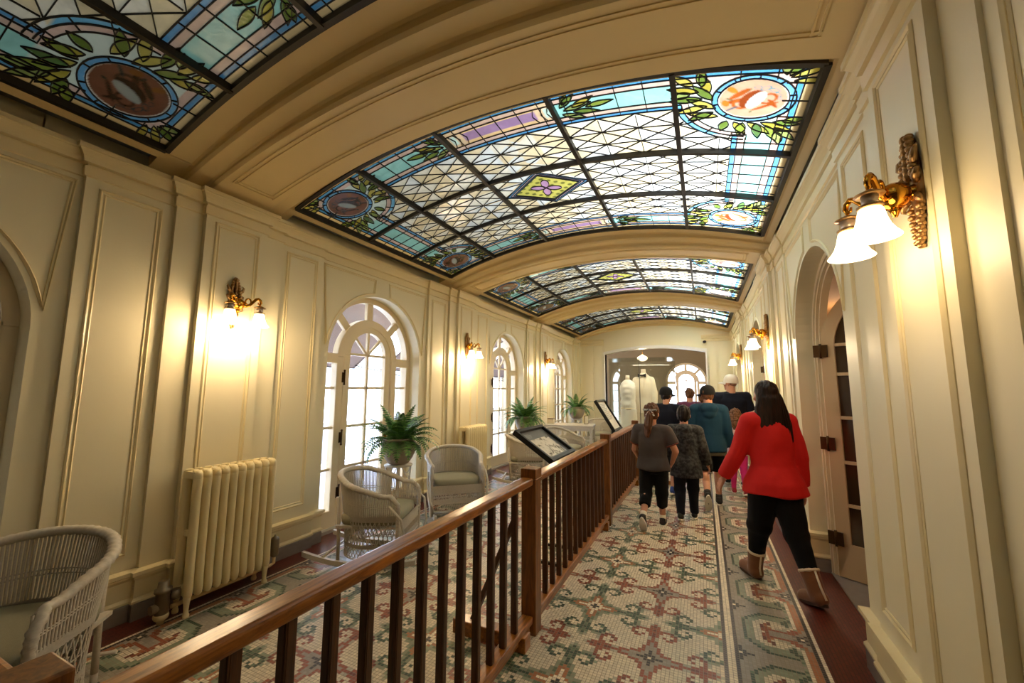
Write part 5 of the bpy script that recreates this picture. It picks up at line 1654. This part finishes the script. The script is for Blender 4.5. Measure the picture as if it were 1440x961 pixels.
    T2 = [(zb, .103 + fl, .080 + fl * .8), (max(zb + .01, zh), .102 + fl * .8, .078 + fl * .8), (zh + .08 * H, .090 + fl * .15, .066 + fl * .1), (zs - .10 * H, .098, .071), (zs - .04 * H, .102, .067), (zs + .008 * H, .082, .052), (zs + .028 * H, .050, .046)]
    T2 = [q for i, q in enumerate(T2) if i == 0 or q[0] > T2[0][0] + .015]
    m.loft([ring(z, rx + o, ry + o) for z, rx, ry in T2], 28)
    for k in (0, 1):
        sh, el, wr, d = A[k]; ro = o * H
        m.cone((0, top_off.y, zs - .014 * H), sh, .045 * H + ro, .037 * H * bw + ro)
        if tp[3] <= .5:
            e = sh.lerp(el, tp[3] * 2); m.tube([sh, sh.lerp(e, .5), e], [.036 * H * bw + ro, .036 * H * bw + ro, .035 * H * bw + ro], 16); m.ell(sh, (.036 * H * bw + ro,) * 3)
        else:
            m.cone(sh, el, .036 * H * bw + ro, .030 * H * bw + ro); e = el.lerp(wr, (tp[3] - .5) * 2); m.tube([el, el.lerp(e, .5), e], [.030 * H * bw + ro, .027 * H * bw + ro, .023 * H * bw + ro], 16); m.ell(el, (.030 * H * bw + ro,) * 3)
    if tp[0] in ('hooded_jacket', 'hoodie'):
        hy = top_off.y - .062 * H
        m.ell((0, hy, zs + .006 * H), (.075 * H, .050 * H, .050 * H)); m.ell((0, hy - .01 * H, zs - .035 * H), (.055 * H, .035 * H, .045 * H)); m.ell((0, top_off.y, zs + .032 * H), (.058 * H, .058 * H, .022 * H))
    to = skin(m, tp[0], tp[1], root, .011, 4, wr=(.013, 8, 8, 6, H * 3))
    J['zs'], J['zh'], J['chin'], J['h'], J['hp'], J['MH'], J['dz'], J['top'] = zs, zh, chin, h, hp, MH, dz, to
    J['A'] = A; J['off'] = top_off
    # ---- shoes
    sm = sp['shoe']
    for k in (0, 1):
        hip, kn, an, fp = J[k]
        s = MB(); R_ = Matrix.Rotation(fp, 3, 'X'); c0 = an
        def q(x, y, z): return c0 + R_ @ Vector((x * H, y * H, z * H))
        if sm[0] == 'boot':
            s.tube([an + (kn - an).normalized() * .085 * H, an + (kn - an).normalized() * .03 * H, q(0, 0, -.015)], [.038 * H, .035 * H, .034 * H], 18); s.ell(q(0, 0, -.012), (.034 * H, .036 * H, .034 * H))
            s.cone(q(0, -.012, -.018), q(0, .088, -.024), .033 * H, .029 * H, sq=1.0)
        else:
            s.cone(q(0, -.016, -.014), q(0, .035, -.014), .027 * H, .026 * H); s.cone(q(0, .03, -.022), q(0, .100, -.027), .026 * H, .020 * H); s.ell(q(0, -.01, .008), (.026 * H, .028 * H, .02 * H))
        sh_ = skin(s, 'boot' if sm[0] == 'boot' else 'shoe', sm[1], root, .008, 3)
        so = MB(); N = 18; out = []
        for i in range(N):
            a = 2 * pi * i / N; y = .036 + .080 * sin(a); x = (.028 + .006 * sin(a)) * cos(a) * (1.05 if sm[0] == 'boot' else 1); out.append((x, y))
        so.prism(out, lambda x, y: tuple(q(x, y, -.047)), lambda x, y: tuple(q(x, y, -.034)))
        so.build('sole', sm[2], sh_)
        if sm[0] == 'boot':
            tr = MB(); u = (kn - an).normalized(); c = an + u * .088 * H; x_ = Vector((1, 0, 0)); y_ = u.cross(x_).normalized()
            tr.tube([c + x_ * .037 * H * cos(a) + y_ * .037 * H * sin(a) for a in [2 * pi * i / 24 for i in range(24)]], .011, 8, closed=True, mod=lambda i, a: 1 + .18 * sin(i * 2.1 + a * 2))
            tr.tube([an + u * .085 * H - y_ * .037 * H, an + u * .02 * H - y_ * .0365 * H, q(0, -.046, -.02)], .008, 6) if True else None
            tr.build('wool_trim', sm[3], sh_)
        elif len(sm) > 3 and sm[3]:
            MB().tube([an + (kn - an).normalized() * .045 * H, q(0, 0, -.01)], [.026 * H, .027 * H], 14).build('sock', sm[3], root)
    return root, J

def hair(root, J, m, kind, **k):
    h, hp, MH = J['h'], J['hp'], J['MH']; piv = Vector(hp(0, -.05, .2))
    b = MB()
    b.ell(hp(0, -.075, .645), (.375 * h, .425 * h, .415 * h), 20, 14); b.ell(hp(0, -.17, .45), (.35 * h, .31 * h, .36 * h), 18, 12)
    if kind == 'short':
        b.ell(hp(0, -.2, .32), (.28 * h, .22 * h, .2 * h))
        xf(b, MH, piv); return skin(b, 'hair', m, root, .009, 3, wr=(.016, 40, 40, 14, 1))
    if kind == 'long':
        xf(b, MH, piv)
        c = MH @ (Vector(hp(0, -.2, .4)) - piv) + piv
        ln = k['length']
        rg = [(c.x, c.y + .03, c.z + .25 * h, .38 * h, .33 * h), (c.x, c.y, c.z, .46 * h, .33 * h), (c.x, c.y - .01, c.z - .35 * h, .57 * h, .31 * h), (c.x + .005, c.y - .025, c.z - ln * .5, .68 * h, .28 * h), (c.x + .02, c.y - .04, c.z - ln * .8, .58 * h, .27 * h), (c.x + .02, c.y - .04, c.z - ln, .36 * h, .22 * h)]
        b.loft(rg[::-1], 26)
        for sx in (-1, 1): b.cone((c.x + sx * .28 * h, c.y + .10 * h, c.z + .1 * h), (c.x + sx * .42 * h, c.y + .02 * h, c.z - ln * .40), .14 * h, .12 * h)
        return skin(b, 'hair', m, root, .008, 6, wr=(.007, 60, 60, 3, 2))
    if kind == 'pony':
        b.ell(hp(0, -.2, .30), (.24 * h, .2 * h, .2 * h))
        b.cone(hp(0, -.44, .62), hp(-.02, -.62, .45), .12 * h, .15 * h); b.cone(hp(-.02, -.62, .45), hp(-.10, -.58, -.10), .17 * h, .21 * h); b.cone(hp(-.10, -.58, -.10), hp(-.12, -.52, -.62), .20 * h, .15 * h); b.cone(hp(-.12, -.52, -.62), hp(-.12, -.50, -.95), .14 * h, .04 * h)
        xf(b, MH, piv); return skin(b, 'hair', m, root, .008, 3, wr=(.022, 50, 50, 6, 3))
    if kind == 'curly':
        r = random.Random(3); xf(b, MH, piv)
        for i in range(150):
            q = r.random(); a = r.uniform(-2.5, -.6)
            z = .62 - 1.75 * q; rad = .40 + .14 * sin(min(q * 1.3, 1) * pi)
            c = Vector(hp(cos(a) * rad, sin(a) * (rad - .02), z)); b.ell(c, (.085 * h,) * 3, 8, 6)
        b.loft([(hp(0, -.2, -1.0)[0], hp(0, -.25, 0)[1], hp(0, 0, -1.0)[2], .30 * h, .14 * h), (0, hp(0, -.2, 0)[1], hp(0, 0, -.3)[2], .46 * h, .26 * h), (0, hp(0, -.15, 0)[1], hp(0, 0, .4)[2], .40 * h, .34 * h)], 20)
        return skin(b, 'hair', m, root, .009, 2, wr=(.02, 45, 45, 45, 3))

def cap(root, J, m, yaw, m2=None):
    h, hp, MH = J['h'], J['hp'], J['MH']; piv = Vector(hp(0, -.05, .2))
    M = MH @ Matrix.Rotation(radians(yaw), 3, 'Z')
    c = Vector(hp(0, -.065, .60)); b = MB()
    n = 28; prof = [(.452, -.10), (.458, .0), (.452, .14), (.42, .28), (.35, .40), (.24, .485), (.11, .53), (0, .535)]
    vs = []
    for r, z in prof:
        for k in range(n):
            a = 2 * pi * k / n; vs.append((c.x + r * h * .93 * cos(a), c.y + r * h * 1.06 * sin(a), c.z + z * h))
    fs = [(i * n + k, i * n + (k + 1) % n, (i + 1) * n + (k + 1) % n, (i + 1) * n + k) for i in range(len(prof) - 1) for k in range(n)]
    b.add(vs, fs, 0, True); b.ell(c + Vector((0, 0, .533 * h)), (.03 * h, .03 * h, .015 * h), 10, 6)
    piv2 = Vector((c.x, c.y, c.z))
    for mb in (b,): mb.v = [tuple(MH @ (Matrix.Rotation(radians(yaw), 3, 'Z') @ (Vector(v) - piv2) + piv2 - piv) + piv) for v in mb.v]
    o = b.build('cap', m, root)
    br = MB(); top = []; bot = []
    rows = []
    for j in range(7):
        t_ = j / 6; row = []
        for i in range(15):
            a = radians(28 + 124 * i / 14); x = cos(a) * (.43 + .02 * t_); y = sin(a) * .47 + t_ * .38 * sin(pi * i / 14) ** .7
            row.append((c.x + x * h, c.y + y * h, c.z + (-.045 - .07 * t_ - .10 * (x * 1.6) ** 2 * t_) * h))
        rows.append(row)
    br.grid(rows); br.grid([[(x, y, z - .014) for x, y, z in r] for r in rows])
    br.v = [tuple(MH @ (Matrix.Rotation(radians(yaw), 3, 'Z') @ (Vector(v) - piv2) + piv2 - piv) + piv) for v in br.v]
    br.build('brim', m2 or m, o)
    return o

def hair_mat(n, c1, c2):
    t = NT(n); p = t.n('ShaderNodeBsdfPrincipled'); p.inputs['Roughness'].default_value = .45; p.inputs['Specular IOR Level'].default_value = .25; co = t.n('ShaderNodeTexCoord'); mp = t.n('ShaderNodeMapping'); mp.inputs['Scale'].default_value = (90, 90, 6)
    nz = t.n('ShaderNodeTexNoise'); nz.inputs['Scale'].default_value = 1; nz.inputs['Detail'].default_value = 4; rp = t.n('ShaderNodeValToRGB'); rp.color_ramp.elements[0].color = lin(c1); rp.color_ramp.elements[1].color = lin(c2); rp.color_ramp.elements[0].position = .35; rp.color_ramp.elements[1].position = .7
    t.l(co.outputs['Object'], mp.inputs[0]); t.l(mp.outputs[0], nz.inputs[0]); t.l(nz.outputs[0], rp.inputs[0]); t.l(rp.outputs[0], p.inputs['Base Color'])
    bp = t.n('ShaderNodeBump'); bp.inputs['Strength'].default_value = .5; bp.inputs['Distance'].default_value = .004; t.l(nz.outputs[0], bp.inputs['Height']); t.l(bp.outputs[0], p.inputs['Normal']); t.l(p.outputs[0], t.out.inputs[0]); return t.m
H_dark = hair_mat('dark_brown_hair', (18, 9, 6), (46, 24, 16)); H_brown = hair_mat('brown_hair', (62, 38, 24), (120, 78, 50)); H_black = hair_mat('black_hair', (18, 13, 12), (40, 30, 26)); H_curl = hair_mat('light_brown_hair', (74, 48, 30), (140, 98, 64))
C_red = mat('red_wool', (212, 16, 12), .8, noise_amt=.12, noise_scale=25, bump=.25, bump_scale=160); C_black = cloth('black_knit', (7, 7, 8), .3); C_grey = cloth('grey_jersey', (76, 68, 65), .12); C_teal = cloth('teal_fleece', (14, 52, 74), .2); C_navy = cloth('navy_jersey', (14, 18, 34), .2)
C_jean = cloth('dark_denim', (16, 17, 28), .3); C_maroon = cloth('maroon_jersey', (92, 40, 66), .2); C_pink = cloth('pink_leggings', (222, 50, 128), .12); C_pale = cloth('pale_pink_top', (226, 196, 196), .1); C_khaki = cloth('grey_green_twill', (112, 108, 94), .15); C_white = cloth('white_cotton', (230, 222, 206), .08)
C_suede = mat('tan_suede', (128, 78, 42), .9, noise_amt=.25, noise_scale=20, sheen=.3); C_wool = mat('cream_wool', (226, 212, 186), .95, bump=.6, bump_scale=140)
C_camo = mat('charcoal_blotch', (17, 17, 20), .85, noise_scale=30, col2=(66, 66, 66), detail=9)
C_shoeb = mat('black_shoe', (24, 23, 24), .55); C_shoeblue = mat('blue_shoe', (30, 66, 150), .5); C_shoered = mat('crimson_shoe', (176, 40, 60), .5); C_rust = cloth('rust_binding', (120, 52, 40), .1)

# woman in red, walking away beside the open doorway
r_, J = person('woman with long dark hair, red jacket and tan boots beside the open doorway', 1.70, (.50, 4.06, 0), 27, ((18, 4, 0), (-15, 12, -16)), ((15, 15, 12, 0, 22), (-8, 11, 16, 6, 24)),
    dict(top=('jacket', C_red, .462, .95, .012, .042), bottom=('long', C_black, 1, .94), shoe=('boot', C_suede, mat('brown_sole', (66, 42, 26), .8), C_wool), lw=1.40, hw=.90), bw=.94, voxel=.0062, lean=3, head_yaw=8)
hair(r_, J, H_dark, 'long', length=.455)
# seams and collar of her jacket
zs, zh = J['zs'], J['zh']
b = MB()
for x in (-.062, .066):
    pts = []
    for i in range(12):
        z = zh + .02 + (zs - zh - .10) * i / 11; q = (z - zh) / (zs - zh); pts.append((x * (1 + .3 * q), -(.150 - .028 * sin(q * pi)) + sin(radians(3)) * (z - zh), z))
b.loft([(0, J['off'].y - .005, zs + .012, .088, .080), (0, J['off'].y - .008, zs + .045, .078, .072), (0, J['off'].y - .006, zs + .05, .06, .056)], 24)
b.build('collar', C_red, r_)

r_, J = person('girl with a brown ponytail and bow, grey tee with rust cuffs and black capri leggings', 1.42, (-.585, 5.22, 0), -4, ((-13, 30, -58), (6, 5, 0)), ((6, 16, 40, 26), (2, 24, 38, 40)),
    dict(top=('t_shirt', C_grey, .455, .34, .014, .014), bottom=('capri', C_black, .52, 1.05, 'leggings'), shoe=('shoe', C_shoeb, M_sole, C_white), lw=1.06), kid=True, bw=1.10, voxel=.0062)
hair(r_, J, H_brown, 'pony')
hp = J['hp']; b = MB(); bm = MB()
for sx in (-1, 1): b.loft([(hp(sx * .16, 0, 0)[0], hp(0, -.50, 0)[1], hp(0, 0, .66)[2] + .0, .17 * J['h'], .05 * J['h']), (hp(sx * .2, 0, 0)[0], hp(0, -.50, 0)[1], hp(0, 0, .76)[2], .19 * J['h'], .05 * J['h'])], 12)
b.ell(hp(0, -.52, .70), (.06 * J['h'], .05 * J['h'], .06 * J['h'])); b.bar(hp(.05, -.55, .66), hp(.22, -.62, .42), .03, .006); b.bar(hp(-.05, -.55, .66), hp(-.2, -.62, .44), .03, .006)
b.build('hair_bow', mat('black_white_ribbon', (20, 20, 20), .5, col2=(190, 190, 184), noise_scale=60), r_)
b = MB()
for k in (0, 1):
    sh, el, wr, d = J['A'][k]; e = sh.lerp(el, .68); u = (el - sh).normalized(); x_ = u.orthogonal().normalized(); y_ = u.cross(x_); rr = .036 * 1.42 * 1.10 + .0135
    b.tube([e + x_ * rr * cos(a) + y_ * rr * sin(a) for a in [2 * pi * i / 20 for i in range(20)]], .007, 6, closed=True)
b.build('cuff_binding', C_rust, r_)

r_, J = person('boy with short dark hair in a blotched charcoal hooded jacket and dark jeans', 1.39, (-.245, 5.66, 0), 0, ((-8, 12, -12), (8, 4, 0)), ((6, 14, 20), (2, 14, 22)),
    dict(top=('hooded_jacket', C_camo, .37, .94, .020, .012), bottom=('long', C_jean, 1, 1.15, 'jeans'), shoe=('shoe', C_shoeb, M_sole, None)), kid=True, bw=1.04, voxel=.0078)
hair(r_, J, H_black, 'short')

r_, J = person('teenager in a teal hoodie, black shorts and a black cap, one heel lifted', 1.64, (.05, 6.45, 0), 4, ((-14, 34, -62), (8, 4, 0)), ((4, 14, 30), (0, 10, 14)),
    dict(top=('hoodie', C_teal, .455, .94, .016, .006), bottom=('short', C_black, .95), shoe=('shoe', C_shoeb, M_sole, C_shoeb)), bw=1.02, voxel=.0078)
hair(r_, J, H_brown, 'short'); cap(r_, J, cloth('black_cap', (18, 18, 20), .1), 50)
zh, H_ = J['zh'], 1.64
b = MB(); b.loft([(0, 0, .425 * H_ + J['dz'].z, .122 * H_, .096 * H_), (0, 0, .47 * H_ + J['dz'].z, .115 * H_, .09 * H_)], 28); b.build('shirt_hem', C_khaki, r_)

r_, J = person('man in a white cap and dark navy shirt, his head turned to the side', 1.84, (.43, 8.0, 0), 10, ((8, 4, 0), (-8, 8, -8)), ((4, 12, 14), (2, 14, 16)),
    dict(top=('t_shirt', C_navy, .47, .36, .014, .006), bottom=('short', C_khaki, .95), shoe=('shoe', C_shoeb, M_sole, C_white)), bw=1.14, head_yaw=55, head_pitch=4, voxel=.009)
cap(r_, J, C_white, 6)
b = MB(); hp = J['hp']; b.ell(hp(0, -.17, .45), (.33 * J['h'], .27 * J['h'], .22 * J['h'])); xf(b, J['MH'], hp(0, -.05, .2)); skin(b, 'hair', hair_mat('cropped_hair', (120, 84, 66), (160, 118, 96)), r_, .01, 2)

r_, J = person('small girl with long curly hair, pale top and pink leggings, half behind the red jacket', 1.30, (.435, 7.3, 0), 3, ((8, 4, 0), (-10, 14, -20)), ((6, 14, 30), (0, 10, 20)),
    dict(top=('t_shirt', C_pale, .45, .94, .008, .008), bottom=('long', C_pink, 1, .95, 'leggings'), shoe=('shoe', C_shoered, M_sole, None)), kid=True, voxel=.008)
hair(r_, J, H_curl, 'curly')

r_, J = person('boy in a navy shirt and black cap turned right, in front of the lobby arch', 1.62, (-.545, 6.92, 0), -6, ((6, 4, 0), (-8, 12, -14)), ((4, 12, 20), (2, 12, 20)),
    dict(top=('t_shirt', C_navy, .45, .36, .012, .006), bottom=('short', C_navy, .95), shoe=('shoe', C_shoeblue, M_sole, None)), bw=.98, head_yaw=-28, voxel=.009)
hair(r_, J, H_black, 'short'); cap(r_, J, cloth('black_cap_b', (20, 20, 24), .1), -20)

r_, J = person('person with short brown hair in a maroon top against the bright far window', 1.62, (-.235, 8.3, 0), 0, ((6, 4, 0), (-6, 8, -8)), ((4, 12, 16), (2, 12, 16)),
    dict(top=('t_shirt', C_maroon, .45, .9, .012, .006), bottom=('long', C_jean, 1, 1.1, 'jeans'), shoe=('shoe', C_shoeb, M_sole, None)), bw=.98, voxel=.009)
hair(r_, J, H_brown, 'short')
r_, J = person('person almost hidden between the maroon top and the teal hoodie, only a brown head showing', 1.52, (-.02, 8.95, 0), 0, ((6, 4, 0), (-6, 8, -8)), ((4, 10, 16), (2, 10, 16)),
    dict(top=('t_shirt', cloth('brown_jersey', (96, 58, 46), .2), .45, .9, .012, .006), bottom=('long', C_jean, 1, 1.1, 'jeans'), shoe=('shoe', C_shoeb, M_sole, None)), bw=.95, voxel=.009)
hair(r_, J, H_brown, 'short')
# ================================================================ light and camera
def area(name, loc, rot, sx, sy, power, col=(1, 1, 1), spread=180):
    l = bpy.data.lights.new(name, 'AREA'); l.shape = 'RECTANGLE'; l.size = sx; l.size_y = sy; l.energy = power; l.color = col; l.spread = radians(spread)
    o = bpy.data.objects.new(name, l); COL.objects.link(o); o.location = loc; o.rotation_euler = rot
    return o
def aim(o, tgt):
    d = Vector(tgt) - o.location; o.rotation_euler = d.to_track_quat('-Z', 'Y').to_euler()
# roof lights of the loft, on the corridor side
LOFT = 1.0
for k, yc in enumerate([3.83 + PER * j for j in (-1, 0, 1, 2)]):
    o = area('roof_light', (XC + 3.0, yc + .5, 4.75), (0, 0, 0), 2.4, .9, (20, 140, 250, 330)[k] * LOFT, (.92, .97, 1.0)); aim(o, (XC + .9, yc, 3.7))
# sky light falling through the tall windows
for k, yc in enumerate(BAYS):
    o = area('window_daylight', (XC - 3.3, yc, 1.5), (0, 0, 0), 1.5, 2.2, 0, (.86, .92, 1)); aim(o, (XC, yc, 1.0))
    o.data.energy = 0.0; o.data.cycles.is_portal = True
    o.location = (XC - SIDE[-1][3] - .45, yc, 1.40); o.rotation_euler = (0, radians(-90), 0)
o = area('lobby_daylight', (yc_w, YL + .5, 1.3), (radians(-90), 0, 0), 1.7, 2.8, 0); o.data.cycles.is_portal = True
# lamps give off most of their light downwards from the bulbs
for ((x, y, z), a, lb), q in zip(lamps, (.8, 1.15, 1.15, .15, 1.15, 1.15)):
    for s in (-1, 1):
        l = bpy.data.lights.new('lamp_light', 'POINT'); l.energy = LAMP_W * q; l.color = (1, .73, .44); l.shadow_soft_size = .045
        o = bpy.data.objects.new('lamp_light', l); COL.objects.link(o)
        c_ = cos(a); o.location = (x + c_ * (.085 + .50 * .198), y + c_ * (s * .60 * .198), z - .225)
# back rooms lit by their own lamps, lobby by pendant and unseen fills added
for y in (2.0, 4.2, 8.0, 11.5):
    l = bpy.data.lights.new('room_lamp', 'POINT'); l.energy = 8; l.color = (1, .68, .40); l.shadow_soft_size = .2
    o = bpy.data.objects.new('room_lamp', l); COL.objects.link(o); o.location = (2.2, y + .8, 2.6)
for p_ in ((-1.98, 15.4, 2.45), (-5.4, 16.8, 2.6), (2.2, 15.8, 2.6)):
    l = bpy.data.lights.new('lobby_pendant_and_fill', 'POINT'); l.energy = 20; l.color = (1, .78, .54); l.shadow_soft_size = .05
    o = bpy.data.objects.new('lobby_pendant_and_fill', l); COL.objects.link(o); o.location = p_
o = area('case_fill_light', ((cx0 + cx1) / 2, (cy0 + cy1) / 2 - .45, ct - .02), (radians(22), 0, 0), 1.0, .012, 2.2, (1, .84, .62))  # added fill to brighten the dressed forms, not a fitting of the case
# daylight
w = bpy.data.worlds.new('daylight'); SC.world = w; w.use_nodes = True
nt = w.node_tree; bg = nt.nodes['Background']; bg.inputs['Color'].default_value = (.72, .82, 1.0, 1); bg.inputs['Strength'].default_value = SKY_E
# camera
cam = bpy.data.cameras.new('camera'); co = bpy.data.objects.new('camera', cam); COL.objects.link(co)
cam.sensor_width = 36.0; cam.sensor_fit = 'HORIZONTAL'; cam.lens = 564.98 / 1440 * 36.0; cam.clip_start = .02; cam.clip_end = 200
yaw, pitch, roll = -.4425, .1163, .0053
f0 = Vector((sin(yaw), cos(yaw), 0)); r0_ = Vector((cos(yaw), -sin(yaw), 0)); u0 = Vector((0, 0, 1))
fw = f0 * cos(pitch) + u0 * sin(pitch); up = u0 * cos(pitch) - f0 * sin(pitch)
rt = r0_ * cos(roll) + up * sin(roll); up2 = up * cos(roll) - r0_ * sin(roll)
M = Matrix((rt, up2, -fw)).transposed().to_4x4(); M.translation = (0, 0, 1.6); co.matrix_world = M
SC.camera = co
SC.view_settings.view_transform = 'Standard'; SC.view_settings.look = 'None'; SC.view_settings.gamma = 1.0; SC.view_settings.use_curve_mapping = False
SC.view_settings.exposure = EXPO
SC.cycles.use_denoising = True
SC.cycles.max_bounces = 10; SC.cycles.diffuse_bounces = 5; SC.cycles.transmission_bounces = 6; SC.cycles.transparent_max_bounces = 16
SC.cycles.sample_clamp_indirect = 6.0
SC.cycles.caustics_reflective = False; SC.cycles.caustics_refractive = False
